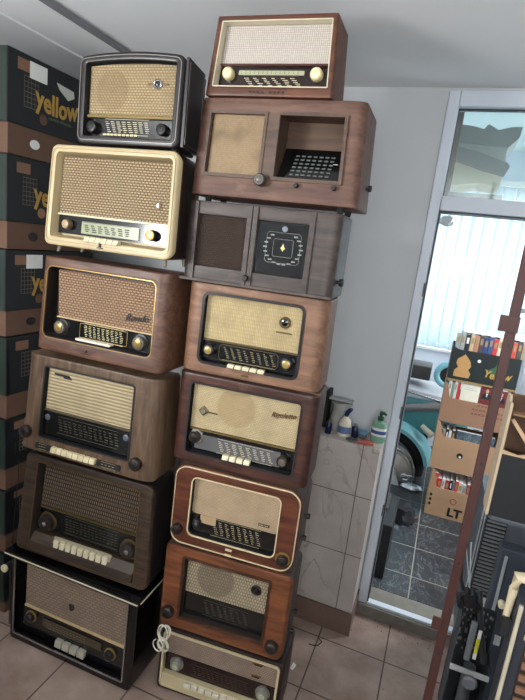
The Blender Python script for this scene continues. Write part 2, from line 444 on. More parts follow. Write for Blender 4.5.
r.keys(4, .385,.11,.63,.18, .02, plain('grey_ivory', (165,160,145), .4), .016)
c = r.M(.49,.60,.024); bm = new(); prism(bm, [(c.x-.011,c.z+.013),(c.x+.011,c.z+.013),(c.x+.009,c.z-.008),(c.x,c.z-.015),(c.x-.009,c.z-.008)], c.y-.004, c.y+.002)
link('emblem', bm, plain('dark_bronze', (45,35,28), .3, .5), r.t)
r.feet(.006, .016); r.back(BOARD)
L6 = r

# L5 dark walnut with curved sides
r = Radio('dark walnut radio with brown lattice grille, second from bottom of the left stack', -1.462, 1.372, 3, .446, .615, .410, .20, lean=.035, wt=.575)
W5 = wood('walnut_dark', (42,29,20), (98,74,54), .4, wearc=(130,110,85), wear=.25)
r.cabinet(W5, (.115,.045,.90,.93), rc=.03, ri=.006, rec=.05, sidemat=plain('black_side', (24,20,18), .5, bump=.3), innermat=plain('dark_recess', (40,32,27), .6), bev=.006, slope=.004)
r.panel('speaker_cloth', cloth('cloth_lattice', (128,106,80), (38,30,25), .009,.016,.0028, offset=.5, bump=.9), .13,.47,.885,.915, .034)
r.frame('outer_trim', plain('dark_gold', (95,80,50), .4, .5), .105,.035,.91,.94, .004, -.0015, .003, .008)
d = r.panel('dial', DIALG, .13,.22,.885,.445, .036)
r.marks(d, .33,.27,.74,.40, .0355, 14, 5, .3, plain('olive_print', (105,100,75), .5))
r.panel('dial_trim', plain('dark_gold', (95,80,50), .4, .5), .13,.445,.885,.465, .03, .008)
r.knob(.20,.31,.033,.036,.026, plain('knob_dark', (38,32,28), .3), CHROME, .3, plain('dark_gold', (95,80,50), .4, .5))
r.knob(.83,.30,.033,.036,.026, plain('knob_dark', (38,32,28), .3), CHROME, .3, plain('dark_gold', (95,80,50), .4, .5))
p, q = r.M(.12,.05), r.M(.895,.19); bm = new(); prism(bm, [(-.004, p.z),(.05, p.z),(.05, q.z),(.030, q.z),(.004, p.z+.03)], p.x, q.x, 'yz')
link('key_ledge', bm, W5, r.t)
p, q = r.M(.285,.115), r.M(.72,.2); bm = new()
for i in range(1): prism(bm, [(.008,p.z),(.03,p.z),(.03,q.z+.004),(.026,q.z+.004)], p.x, q.x, 'yz')
link('key_bed', bm, plain('pale_bed', (150,140,115), .5), r.t)
r.keys(9, .295,.115,.71,.195, .012, plain('old_ivory', (205,195,165), .4), .011, gap=.2)
c = r.M(.2,.09,-.006); bm = new(); box(bm, c.x-.016, c.y+.004, c.z-.004, c.x+.016, c.y+.009, c.z+.003); link('nameplate', bm, GOLD, r.t)
c = r.M(.68,.07,-.006); bm = new(); box(bm, c.x-.018, c.y+.004, c.z-.004, c.x+.018, c.y+.009, c.z+.003); link('nameplate', bm, GOLD, r.t)
r.feet(.017, .014); r.back(BOARD)

# L4 walnut, ribbed cloth
r = Radio('brown walnut radio with ribbed beige cloth, fourth from top of the left stack', -1.456, 1.372, 2, .893, .606, .372, .17, lean=.03, wt=.588, rs=.05)
W4 = wood('walnut_mid', (88,62,42), (140,110,82), .38, vertical=True, wear=.25)
r.cabinet(W4, (.165,.165,.825,.90), rc=.012, ri=.012, rec=.03, innermat=BLKM)
r.frame('opening_trim', BLKM, .16,.155,.83,.91, .006, -.0015, .004, .014)
r.panel('speaker_cloth', cloth('cloth_ribs', (205,184,138), (158,136,98), ribs=.0125, bump=.8), .175,.455,.815,.885, .018)
d = r.panel('dial', DIALG, .17,.175,.82,.435, .016)
r.marks(d, .28,.25,.73,.38, .0155, 12, 5, .5, plain('dim_print', (105,100,85), .5))
r.panel('dial_trim', plain('grey_brown_trim', (90,80,62), .4, .4), .175,.435,.815,.452, .012, .006)
for u in (.205,.785):
    c = r.M(u,.37,.014); bm = new(); lathe(bm, [(.012,0),(.012,-.004),(.008,-.006)], c, 'y', 16); link('indicator', bm, STEEL, r.t, True)
c = r.M(.28,.82,.016); bm = new()
prism(bm, [(c.x-.035,c.z+.006),(c.x+.03,c.z+.006),(c.x+.045,c.z-.008),(c.x+.01,c.z-.008),(c.x+.005,c.z-.001),(c.x-.03,c.z-.001)], c.y-.002, c.y+.002)
link('emblem', bm, BLKM, r.t)
r.knob(.075,.19,.024,.0,.022, KNOBB, BLK, .5); r.knob(.885,.165,.024,.0,.022, KNOBB, BLK, .5)
r.keys(8, .28,.045,.61,.100, -.001, plain('cream_keys', (215,203,165), .4), .014, .1)
for a, b in ((.155,.272),(.62,.78)):
    o = r.panel('key_end', BLKM, a,.04,b,.098, -.006, .008, .004)
    r.marks(o, a+.03, .063, b-.03, .076, -.0065, 4, 1, 0, SCALE)
r.feet(.014, .014, us=(.12,.88)); r.back(BOARD)

# L3 reddish walnut "Rondo"
r = Radio('reddish walnut radio with woven cloth and script name, under the cream radio', -1.383, 1.372, 1, 1.300, .545, .335, .19, lean=.02, wt=.53, rs=.045)
W3 = wood('walnut_red', (92,52,36), (142,98,74), .35, wear=.35, wearc=(150,118,98))
r.cabinet(W3, (.075,.15,.905,.90), rc=.012, ri=.022, rec=.05, slope=.006, innermat=plain('dark_recess_b', (26,20,18), .45))
r.frame('opening_trim', GOLD, .068,.14,.912,.91, .002, -.001, .002, .024)
r.panel('speaker_cloth', cloth('cloth_woven_tan', (200,160,120), (120,84,62), .015,.009,.0028, bump=.8), .115,.375,.885,.87, .03, trap=.03)
d = r.panel('dial', DIALG, .12,.17,.88,.36, .028)
r.marks(d, .36,.205,.67,.33, .0275, 9, 7, .35, plain('bright_print', (215,205,160), .5))
r.frame('scale_frame', GOLD, .33,.19,.70,.345, .0012, .0265, .002, .004, parent=d)
r.panel('cloth_trim', plain('tan_strip', (190,165,125), .5), .14,.362,.885,.375, .024, .006)
for u in (.185, .80): r.knob(u,.262,.024,.028,.02, plain('knob_grey', (95,88,78), .25), GOLD, .6, BLK)
r.panel('button_strip', plain('pale_button_strip', (210,205,190), .4), .33,.165,.60,.19, .008, .02, .003)
c = r.M(.43,.075,-.001); bm = new(); lathe(bm, [(.006,0),(.006,-.002),(.003,-.003)], c, 'y', 12); box(bm, c.x-.022,c.y-.0015,c.z-.011,c.x+.022,c.y+.001,c.z-.008); link('badge', bm, plain('dark_badge', (50,32,24), .4), r.t)
c = r.M(.755,.50,.027); text_obj('script_name', 'Rondo', .034, plain('dark_script', (35,25,20), .4), r.t, c, ext=.001, shear=.5, bold=.0006, rot=(PI/2, R(-4), 0))
r.feet(.012, .014, us=(.1,.9)); r.back(BOARD)

# L2 cream
r = Radio('cream fronted radio with dotted cloth, second from top of the left stack', -1.350, 1.372, 0, 1.678, .520, .333, .20, lean=.02, wt=.502, rs=.015)
DK = wood('dark_brown_side', (34,20,15), (58,36,28), .35, wear=.1)
r.cabinet(CREAM, (.055,.085,.955,.93), bt=.035, rc=.03, ri=.014, rec=.045, slope=.008, bev=.008, sidemat=DK)
r.frame('front_piping', plain('brown_groove', (150,130,95), .5), .028,.045,.978,.965, .002, -.0015, .003, .022)
r.panel('speaker_cloth', cloth('cloth_dotted', (218,192,145), (120,92,62), .0135,.0085,.003, bump=1, offset=.5, circle=(.165,.215,.075,.12), cc=(120,95,70)), .075,.335,.935,.90, .028)
r.panel('cloth_trim', IVORY, .075,.317,.935,.333, .02, .01)
d = r.panel('dial', DIALG, .075,.13,.935,.312, .03)
q = r.panel('scale_window', plain('green_scale', (148,152,122), .25), .27,.15,.72,.27, .027, .004, parent=d)
r.marks(q, .29,.165,.66,.245, .0265, 7, 4, .3, plain('dark_print', (50,52,45), .5), th=.004)
r.knob(.165,.225,.017,.028,.02, plain('knob_brass_brown', (110,92,70), .3), plain('tan_cap', (165,140,105), .35), .8)
r.knob(.825,.215,.018,.028,.02, plain('knob_black_ring', (25,22,20), .3), plain('gold_cap', (205,170,100), .3, .4), .9)
r.keys(6, .355,.075,.62,.125, .006, IVORY, .02, .06)
c = r.M(.475,.045,-.002); bm = new(); box(bm, c.x-.004,c.y-.002,c.z-.002,c.x+.004,c.y+.002,c.z+.01); box(bm, c.x-.012,c.y-.002,c.z-.006,c.x+.012,c.y+.002,c.z-.003); link('badge', bm, BLKM, r.t)
c = r.M(.85,.50,.026); bm = new(); lathe(bm, [(.013,0),(.013,-.003),(.008,-.004)], c, 'y', 20, (.7,1)); e = link('tuning_eye', bm, plain('eye_bezel', (110,85,60), .4), r.t, True)
bm = new(); lathe(bm, [(.007,-.003),(.007,-.006)], c, 'y', 16, (.6,1)); link('eye_lens', bm, DIALG, e)
for u, dx in ((.09,-.006),(.91,.006)):
    for y in (.04,.16):
        c = r.M(u,0); bm = new(); tube(bm, [(c.x,y,.004),(c.x+dx,y-.006,-.0225)], [.008,.005], 8); link('foot', bm, plain('grey_foot', (120,112,95), .5), r.t, True)
r.back(BOARD)

# L1 black-brown bakelite
r = Radio('black radio with pinstriped side panel on top of the left stack', -1.231, 1.382, 0, 2.018, .388, .258, .17, lean=.006, arch=.014, rs=.02)
B1 = plain('brown_black_bakelite', (32,27,29), .34, var=.1, scale=8)
r.cabinet(B1, (.075,.085,.93,.92), bt=.03, rc=.022, ri=.006, rec=.035, bev=.006, innermat=BLKM)
r.frame('pinstripe', plain('grey_pinstripe', (150,145,140), .4, .4), .025,.035,.975,.968, .0016, -.0012, .003, .018)
r.panel('speaker_cloth', cloth('cloth_honeycomb', (205,178,128), (125,98,64), .0115,.008,.0022, bump=.9, circle=(.12,.165,.058,.35), cc=(120,98,72)), .085,.36,.92,.90, .022)
r.panel('gold_bar', plain('gold_strip', (112,94,54), .45, .5), .085,.318,.92,.348, .014, .01)
d = r.panel('dial', DIALG, .085,.10,.92,.31, .024)
r.marks(d, .25,.15,.68,.29, .0235, 8, 6, .6, plain('ivory_print', (205,195,165), .5))
bm = new(); p = r.M(.24,.115,.022)
for i in range(9): box(bm, p.x+i*.015, p.y-.001, p.z, p.x+i*.015+.011, p.y+.001, p.z+.006)
link('wave_print', bm, SCALE, r.t)
r.eye(.745,.695,.0145,.02, CHROME, plain('eye_bar_brown', (105,80,60), .4), .036)
r.knob(.145,.20,.020,.024,.02, BLK, BLKM, .5); r.knob(.82,.20,.018,.024,.018, BLK, BLKM, .5)
# separate side cheek with its own pinstripe
bm = new(); prism(bm, [(.390,.012),(.399,.012),(.374,.160),(.362,.160)], .004, .254, 'xy'); ch = link('side_panel', bm, B1, r.t, True)
bm = new(); tube(bm, [(.398,.022,.014),(.398,.022,.244),(.3765,.150,.244),(.3765,.150,.014)], .001, 4, True); link('pinstripe', bm, plain('grey_pinstripe', (150,145,140), .4, .4), ch)
r.feet(.006, .012); r.back(BOARD)

# ---- RIGHT STACK, from the floor upward
# R8 dark cabinet, cream front
r = Radio('dark radio with cream front frame standing on the floor under the right stack', -.800, 1.447, 5.5, .012, .495, .272, .20, lean=.01)
r.cabinet(wood('dark_cab', (34,22,18), (58,38,30), .4, wear=.15), (.03,.05,.97,.95), rc=.014, ri=.014, rec=.03, innermat=BLKM)
r.frame('front_frame', plain('cream_frame', (190,175,140), .35), .03,.05,.97,.95, .008, -.004, .03, .016)
r.panel('speaker_cloth', cloth('cloth_pink', (178,150,128), (120,96,82), .0095,.0075,.0018, bump=.6), .05,.56,.95,.925, .018)
d = r.panel('dial', plain('maroon_dial', (34,20,18), .2), .05,.27,.95,.545, .018)
r.marks(d, .28,.33,.74,.46, .0175, 12, 4, .5, plain('maroon_print', (80,62,52), .5))
r.panel('key_shelf', plain('cream_frame', (190,175,140), .35), .045,.07,.955,.25, .002, .026)
r.keys(8, .24,.17,.72,.235, .0, plain('old_ivory2', (200,192,170), .4), .012, .1)
for u in (.15,.86): r.knob(u,.42,.023,.018,.022, plain('knob_grey_glass', (120,120,110), .15), plain('pale_green_cap', (160,165,135), .3), .55, CHROME)
for u, v in ((.80,.83),(.79,.64)):
    c = r.M(u,v,.016); bm = new(); box(bm, c.x-.022,c.y-.004,c.z-.005,c.x+.022,c.y+.001,c.z+.005, bev=.0015)
    e = link('metal_badge', bm, GOLD, r.t, True); bm = new(); box(bm, c.x-.015,c.y-.0055,c.z-.0025,c.x+.015,c.y-.0035,c.z+.0025); link('badge_window', bm, BLKM, e)
r.feet(.012, .012); r.back(BOARD)

# R7
r = Radio('orange-brown wooden radio with tuning eye, directly above the lowest right radio', -.815, 1.447, 5.5, .298, .495, .342, .20, lean=.012, rs=.02)
W7 = wood('walnut_orange', (116,60,32), (172,102,60), .35, wear=.15)
r.cabinet(W7, (.175,.16,.83,.88), rc=.028, ri=.004, rec=.035, bev=.009, sidemat=wood('dusty_side', (62,46,36), (98,80,66), .5, wear=.4, wearc=(120,110,98)), innermat=plain('dark_recess', (40,32,27), .6))
r.frame('opening_moulding', wood('walnut_orange_dark', (70,36,22), (100,58,36), .35), .155,.135,.85,.905, .010, -.003, .008, .008)
r.panel('speaker_cloth', cloth('cloth_beige_dash', (198,178,140), (112,95,72), .010,.0125,.0024, bump=.8, circle=(.205,.235,.07,.55), cc=(95,84,70)), .185,.445,.82,.865, .024)
d = r.panel('dial', DIALG, .185,.175,.82,.435, .026)
r.marks(d, .34,.235,.70,.375, .0255, 7, 8, .7, plain('grey_print', (92,84,68), .5), fill=.5)
r.eye(.735,.70,.02,.023, BLK)
r.knob(.085,.20,.024,.0,.024, plain('knob_dark', (38,32,28), .3), BLK, .55); r.knob(.915,.17,.024,.0,.024, plain('knob_dark', (38,32,28), .3), BLK, .55)
r.side_knob(.40,.11); r.side_knob(.22,.08); r.feet(.01,.013); r.back(BOARD)

# R6
r = Radio('red-brown rounded radio outlined in cream piping, third from bottom of the right stack', -.805, 1.455, 5, .654, .478, .312, .20, lean=.012, rs=.02)
W6 = wood('walnut_redbrown', (86,38,24), (140,78,50), .28, wear=.08)
r.cabinet(W6, (.155,.15,.845,.87), rc=.05, ri=.02, rec=.03, bev=.010, sidemat=wood('dusty_side2', (84,72,62), (118,106,94), .5, wear=.4, wearc=(140,132,120)), innermat=BLKM)
PIP = plain('cream_piping', (215,198,160), .35)
r.frame('outer_piping', PIP, .012,.02,.988,.98, .0035, -.002, .005, .048, True)
r.frame('inner_piping', PIP, .150,.142,.850,.878, .0035, -.003, .006, .024)
r.panel('speaker_cloth', cloth('cloth_plain_beige', (212,180,138), (158,128,94), .008,.0055,.0013, bump=.5), .16,.40,.84,.862, .02, r=.012)
d = r.panel('dial', DIALG, .16,.16,.84,.395, .021, r=.012)
r.panel('dial_corner', plain('beige_corner', (170,145,112), .4), .235,.30,.36,.395, .019, .004, parent=d)
r.marks(d, .33,.20,.72,.37, .0185, 8, 7, .7, plain('ivory_print2', (185,175,140), .5), fill=.6)
c = r.M(.735,.475,.017); bm = new(); box(bm, c.x-.02,c.y-.002,c.z-.005,c.x+.02,c.y+.001,c.z+.005); o = link('nameplate', bm, plain('dark_badge', (50,32,24), .4), r.t)
r.marks(o, .70,.475,.77,.478, .0145, 6, 1, 0, SCALE, th=.003)
r.knob(.215,.30,.016,.019,.016, BLK, STEEL, .4)
r.knob(.075,.20,.021,.0,.022, KNOBB, BLK, .5); r.knob(.915,.17,.021,.0,.022, KNOBB, BLK, .5, GOLD)
for v in (.035,.10):
    c = r.M(.5,v,-.002); bm = new(); box(bm, c.x-.012,c.y-.003,c.z-.004,c.x+.012,c.y+.001,c.z+.004, bev=.001); link('piping_clip', bm, PIP, r.t)
r.side_knob(.60,.09); r.side_knob(.38,.06); r.feet(.01,.013, us=(.15,.85)); r.back(BOARD)

# R5
r = Radio('mahogany radio with diamond eye and round speaker opening, below the pale walnut radio', -.822, 1.455, 4.5, .984, .498, .322, .18, lean=.01, rs=.035)
W5b = wood('mahogany_dark', (62,32,26), (108,64,50), .3, wear=.15)
r.cabinet(W5b, (.105,.11,.895,.90), rc=.008, ri=.012, rec=.03, innermat=BLKM, sidemat=wood('mahogany_side', (84,60,52), (122,96,84), .4, wear=.35))
r.frame('opening_trim', BLKM, .098,.10,.902,.91, .006, -.002, .005, .016)
bm = new(); pts = r.rr(0,0,1,1,.006)
box(bm, .004,.04,.3215,.492,.175,.3245, bev=.001); link('top_veneer', bm, wood('light_top', (150,110,85), (190,150,118), .45), r.t)
r.panel('speaker_cloth', cloth('cloth_gold_fine', (216,192,140), (165,138,92), .007,.006,.0012, bump=.4, circle=(.218,.222,.066,.45), cc=(150,126,88)), .115,.385,.885,.885, .02)
r.panel('gold_bar', plain('gold_strip', (112,94,54), .45, .5), .115,.365,.885,.382, .014, .01)
d = r.panel('dial', DIALG, .115,.125,.885,.36, .022)
q = r.panel('silver_scale', plain('silver_dial', (120,120,122), .2, .5), .16,.15,.79,.315, .019, .004, parent=d)
r.marks(q, .33,.17,.74,.29, .0185, 8, 6, .6, plain('ivory_print', (205,195,165), .5), fill=.6)
c = r.M(.205,.59,.018); bm = new(); lathe(bm, [(.019,0),(.019,-.003),(.012,-.005)], c, 'y', 4); e = link('tuning_eye', bm, plain('dark_gold', (95,80,50), .4, .5), r.t)
bm = new(); lathe(bm, [(.009,-.003),(.009,-.007)], c, 'y', 16); link('eye_lens', bm, plain('grey_lens', (120,118,110), .2), e)
bm = new(); box(bm, c.x+.018,c.y-.002,c.z-.004,c.x+.052,c.y+.001,c.z+.0); link('eye_bar', bm, plain('dark_gold', (95,80,50), .4, .5), e)
c = r.M(.775,.72,.017); text_obj('script_name', 'Rigoletto', .023, plain('brown_script', (90,60,35), .4), r.t, c, ext=.001, shear=.4, bold=.0005, rot=(PI/2, R(-6), 0))
r.knob(.165,.285,.021,.02,.022, KNOBB, BLK, .6, CHROME); r.knob(.815,.24,.021,.02,.022, KNOBB, plain('knob_grey', (95,88,78), .25), .6)
r.keys(4, .39,.125,.60,.175, .006, IVORY, .016, .14)
r.feet(.01,.013, us=(.12,.88)); r.back(BOARD)

# R4
r = Radio('pale walnut radio with black rounded bezel and gold knobs, in the right stack', -.818, 1.456, 4.5, 1.318, .488, .300, .18, lean=.006, wt=.482, rs=.045)
W4b = wood('walnut_pale', (146,100,74), (188,140,108), .4, vertical=False, wear=.4, wearc=(212,172,140))
r.cabinet(W4b, (.135,.115,.845,.905), rc=.006, ri=.022, rec=.03, innermat=BLKM)
r.frame('black_bezel', BLK, .128,.10,.852,.915, .009, -.003, .008, .026)
r.panel('speaker_cloth', cloth('cloth_gold_ribs', (214,188,130), (180,150,98), .006,.0125,.0012, offset=0, bump=.5), .15,.385,.83,.885, .018)
r.panel('gold_bar', plain('dark_gold', (95,80,50), .4, .5), .15,.365,.83,.382, .014, .008)
d = r.panel('dial', DIALG, .15,.125,.83,.36, .019)
r.marks(d, .30,.19,.68,.32, .0185, 8, 6, .7, plain('grey_gold_print', (150,140,105), .5), fill=.5)
r.frame('scale_arch', plain('dark_gold', (95,80,50), .4, .5), .27,.16,.70,.345, .0014, .017, .002, .015, parent=d)
r.eye(.715,.70,.019,.016, plain('dark_gold', (95,80,50), .4, .5), None)
c = r.M(.715,.585,.016); bm = new(); box(bm, c.x-.026,c.y-.001,c.z-.0025,c.x+.026,c.y+.001,c.z+.0025); link('nameplate', bm, plain('dark_gold', (95,80,50), .4, .5), r.t)
for u in (.205,.765): r.knob(u,.26,.021,.018,.02, BLK, plain('gold_cap2', (170,150,95), .3, .5), .62)
r.keys(5, .36,.115,.63,.155, .0, IVORY, .016, .12)
c = r.M(.49,.05,-.001); bm = new(); box(bm, c.x-.012,c.y-.0015,c.z-.004,c.x+.012,c.y+.001,c.z+.003); link('badge', bm, plain('dark_gold', (95,80,50), .4, .5), r.t)
r.feet(.004,.013, us=(.13,.87)); r.back(BOARD)

# R3 grey-brown, black square dial
r = Radio('grey-brown wooden radio with brown cloth square beside a black square dial', -.838, 1.456, 3.5, 1.624, .508, .254, .20, lean=.004, rs=.03)
W3b = wood('grey_brown', (64,50,46), (104,88,80), .4, wear=.3, wearc=(140,125,112))
r.cabinet(W3b, (.06,.19,.815,.84), rc=.004, ri=.004, rec=.03, innermat=plain('dark_recess', (40,32,27), .6))
r.panel('speaker_cloth', cloth('cloth_dark_brown', (92,72,62), (44,32,27), .006,.006,.0018, bump=.9), .085,.20,.40,.83, .012)
d = r.panel('dial', DIALG, .485,.20,.81,.83, .012)
bm = new(); c = r.M(.655,.53,.011)
for k in range(2):
    n = 28; ro = (.052,.030)[k]; yy = c.y
    pp = [(c.x+ro*1.18*max(-.9,min(.9,1.25*math.cos(2*PI*i/n))), yy, c.z+ro*max(-.9,min(.9,1.25*math.sin(2*PI*i/n)))) for i in range(n)]
    tube(bm, pp, .0007, 4, True)
for i in range(22):
    a = 2*PI*i/22
    if .15 < (a/(2*PI)) < .35: continue
    x0, z0 = c.x+.058*math.cos(a), c.z+.05*math.sin(a)
    box(bm, x0-.006, c.y-.0006, z0-.0022, x0+.006, c.y+.0006, z0+.0022)
link('scale_print', bm, plain('pale_grey_print', (120,125,120), .5), d)
bm = new(); prism(bm, [(c.x,c.z+.014),(c.x+.004,c.z+.003),(c.x+.008,c.z),(c.x+.003,c.z-.004),(c.x,c.z-.01),(c.x-.003,c.z-.004),(c.x-.008,c.z),(c.x-.004,c.z+.003)], c.y-.002, c.y+.001)
link('pointer', bm, plain('bright_gold', (225,205,140), .3, .4), d)
bm = new(); c2 = r.M(.655,.76,.011); lathe(bm, [(.009,0),(.009,-.002)], c2, 'y', 18); link('dial_lamp', bm, STEEL, d, True)
for a, b in ((.065,.085),(.415,.445),(.452,.482),(.81,.842)):
    r.panel('post', W3b, a,.01,b,.985, -.006, .03, .002)
r.panel('sill_board', W3b, -.012,-.005,1.0,.028, -.008, .03, .004)
r.knob(.448,.115,.010,-.006,.012, BLK)
r.side_knob(.20,.06,.012,.02); r.feet(.006,.012); r.back(BOARD)

# R2
r = Radio('large faded brown radio with two framed windows, second from top of the right stack', -.840, 1.462, 1.5, 1.896, .548, .289, .20, lean=.004, wt=.520, rs=.03)
W2b = wood('walnut_faded', (104,66,52), (146,104,84), .5, wear=.55, wearc=(165,125,102))
r.cabinet(W2b, (.095,.235,.885,.85), rc=.006, ri=.003, rec=.085, innermat=wood('inner_wood', (88,60,40), (118,84,58), .5))
r.panel('centre_post', wood('frame_wood', (92,66,50), (124,94,74), .45), .425,.225,.520,.855, -.004, .085)
r.panel('speaker_board', W2b, .095,.235,.43,.85, .012, .05)
r.panel('speaker_cloth', cloth('cloth_stained', (176,146,108), (160,130,92), .006,.006,.001, bump=.4, dirt=.45), .10,.245,.42,.84, .008)
FW_ = wood('frame_wood', (92,66,50), (124,94,74), .45)
r.frame('window_frame', FW_, .075,.205,.445,.875, .010, -.007, .012, .006)
r.frame('window_frame', FW_, .500,.205,.905,.875, .010, -.007, .012, .006)
p, q = r.M(.525,.24,.02), r.M(.885,.62,.08); bm = new()
vs = [bm.verts.new(v) for v in ((p.x,.018,p.z),(q.x,.018,p.z),(q.x,.080,q.z-.012),(p.x,.080,q.z-.012))]; bm.faces.new(vs)
vs2 = [bm.verts.new(v) for v in ((p.x,.022,p.z-.001),(q.x,.022,p.z-.001),(q.x,.0845,q.z-.012),(p.x,.0845,q.z-.012))]; bm.faces.new(vs2[::-1])
for i in range(4): bm.faces.new((vs[i], vs2[i], vs2[(i+1)%4], vs[(i+1)%4]))
dl = link('dial', bm, DIALG, r.t)
bm = new()
for c_ in range(7):
    for k in range(6):
        f = .12+.74*k/6; x0 = p.x+.035+c_*.0185+.006*(f); z0 = p.z+(q.z-.012-p.z)*f; y0 = .018+.062*f-.0012
        vs = [bm.verts.new(v) for v in ((x0,y0,z0),(x0+.012,y0,z0),(x0+.012,y0+.003,z0+.005),(x0,y0+.003,z0+.005))]; bm.faces.new(vs)
link('scale_print', bm, plain('grey_dial_print', (88,94,90), .5), dl)
bm = new(); box(bm, q.x-.03,.052,p.z+.045,q.x-.016,.056,p.z+.055); link('dial_tag', bm, PAPER, dl)
r.knob(.448,.195,.019,-.004,.022, plain('knob_grey_dark', (70,64,60), .35), plain('knob_grey', (95,88,78), .25), .5)
for u in (.655,.865): r.knob(u,.17,.0075,.0,.014, BLK, None)
r.side_knob(.25,.13,.010,.016); r.feet(.016,.012, us=(.1,.9)); r.back(BOARD)

# R1
r = Radio('small mahogany radio with white cloth and two ivory knobs on top of the right stack', -.812, 1.464, 1.5, 2.189, .402, .226, .16, lean=.015, wt=.372, rs=.008)
W1 = wood('mahogany', (92,48,30), (140,84,56), .35, wear=.15)
r.cabinet(W1, (.055,.125,.955,.93), rc=.006, ri=.003, rec=.035, slope=.004, innermat=plain('cream_lining', (205,195,170), .4))
r.frame('opening_trim', plain('cream_lining', (205,195,170), .4), .05,.118,.96,.935, .003, -.001, .003, .004)
r.panel('speaker_cloth', cloth('cloth_white_grid', (226,214,200), (165,148,135), .0062,.0062,.0012, offset=0, bump=.5, dirt=.05), .07,.435,.945,.91, .024)
r.panel('dial_trim', plain('dark_red_bar', (70,35,28), .35), .07,.405,.945,.432, .016, .012)
d = r.panel('dial', plain('brown_glass_dial', (38,27,24), .15), .07,.135,.945,.40, .026)
q = r.panel('scale_strip', plain('green_grey_strip', (165,165,135), .3), .23,.30,.76,.355, .023, .004, parent=d)
r.marks(q, .25,.31,.74,.345, .0225, 14, 2, 0, BLKM, fill=.3)
r.marks(d, .27,.16,.72,.27, .0235, 6, 5, .9, plain('ivory_print', (205,195,165), .5), fill=.6)
for u, v in ((.155,.30),(.86,.30)): r.knob(u,v,.0185,.024,.02, plain('ivory_knob', (205,192,145), .3), plain('pale_cap', (220,210,170), .3), .7)
bm = new()
for i in range(9):
    if i == 4: continue
    c = r.M(.37+i*.032,.055,-.001); box(bm, c.x-.0035,c.y-.0012,c.z-.0035,c.x+.0035,c.y+.001,c.z+.0035)
link('letter_marks', bm, plain('dull_gold_letters', (60,42,32), .4, .4), r.t)
r.feet(.0035,.012); r.back(BOARD)
# little brown pot behind the top radio
pz = 2.175
t = thing('small_bottle', 'small brown object on the faded radio beside the top radio', 'bottle', (-.372, 1.60, 2.1855))
bm = new(); lathe(bm, [(.012,0),(.013,.008),(.010,.016)], (0,0,0), 'z', 14); link('body', bm, plain('amber_brown', (70,48,36), .3), t, True)
bm = new(); lathe(bm, [(.006,.016),(.006,.024)], (0,0,0), 'z', 12); link('cap', bm, BLK, t, True)

# white bundled cord hanging over the lowest right radio
bm = new(); base = at(162, 638, Y=1.428); rnd = random.Random(3); pts = []
for k in range(6):
    a0 = rnd.uniform(-.5, .5); up_ = 1 if k % 2 == 0 else -1
    for i in range(15):
        a = 2*PI*i/15; lx = .021*math.sin(a)+.006*k*up_*.3; lz = up_*(.034*(1-math.cos(a)))*(1 if up_ > 0 else .75)
        ca, sa = math.cos(a0+(-.1 if up_ > 0 else .45)), math.sin(a0+(-.1 if up_ > 0 else .45))
        pts.append(base+Vector((lx*ca-lz*sa+(.0 if up_ > 0 else .0), -.0025*k+.001*math.sin(a*2), lx*sa+lz*ca)))
tube(bm, pts, .0024, 6)
for k in range(3):
    tube(bm, [base+Vector((.010*math.cos(2*PI*i/8)*.9, .006*math.sin(2*PI*i/8)-.006, .003*k-.003)) for i in range(8)], .0022, 5, True)
o = link('power_cord', bm, plain('white_cord', (215,210,195), .5), None, True)
tag(o, 'white power cord tied in a bundle, hanging on the lowest right radio', 'cord')

# ------------------------------------------------------------------ ROOM
YD = 2.30; ZC = 2.47; ZF = .07
WALL = plain('wall_paint', (198,201,203), .85, var=.05, scale=3, bump=.05)
CEILM = plain('ceiling_paint', (238,240,241), .9, var=.03, scale=2, bump=.05)
FRM = plain('white_door_frame', (208,216,226), .45, var=.04, scale=6)
FT = tiles('floor_tiles', (132,110,99), (170,149,137), (82,68,60), .305, .305, (.028, 2.025), .0035, rough=.55)
bm = new(); box(bm, -2.03,-1.6,-.05,1.4,2.38,0); structure('floor', bm, FT)
bm = new(); box(bm, -2.03,-1.6,ZC,1.4,2.42,ZC+.06); structure('ceiling', bm, CEILM)
bm = new(); box(bm, -2.13,-1.6,0,-2.03,-1.0,ZC); box(bm, -2.13,-.2,0,-2.03,2.38,ZC); box(bm, -2.13,-1.0,0,-2.03,-.2,1.5); box(bm, -2.13,-1.0,2.2,-2.03,-.2,ZC); structure('wall_left', bm, WALL)
bm = new(); box(bm, 1.4,-1.6,0,1.5,2.38,ZC); structure('wall_right', bm, WALL)
bm = new(); box(bm, -2.03,YD,0,-.15,YD+.12,ZC); box(bm, -.15,YD,ZC-.012,.42,YD+.12,ZC); box(bm, .42,YD,0,1.4,YD+.12,ZC)
structure('wall_door_side', bm, WALL)
bm = new(); box(bm, -2.03,-1.7,0,1.4,-1.6,ZC)
structure('wall_rear', bm, WALL)
bm = new(); box(bm, -2.029,-1.1,0,-1.56,.50,1.42, bev=.003); structure('added_shade_ledge', bm, WALL)  # added block outside the view, shades the lower left radios and floor
# ceiling joint battens
a, b = Vector((-1.42,.6,ZC)), Vector((-1.385,2.29,ZC))
bm = new(); box(bm, -1.42,-1.59,ZC-.018,-1.395,2.29,ZC, bev=.003); structure('trim_1', bm, plain('grey_batten', (120,122,125), .8))
bm = new(); box(bm, -1.70,-1.59,ZC-.008,-1.688,2.29,ZC); structure('trim_2', bm, CEILM)
bm = new(); box(bm, -2.03,-1.59,ZC-.10,-2.005,2.29,ZC-.012, bev=.003); structure('trim_3', bm, plain('pale_cornice', (215,215,208), .8))
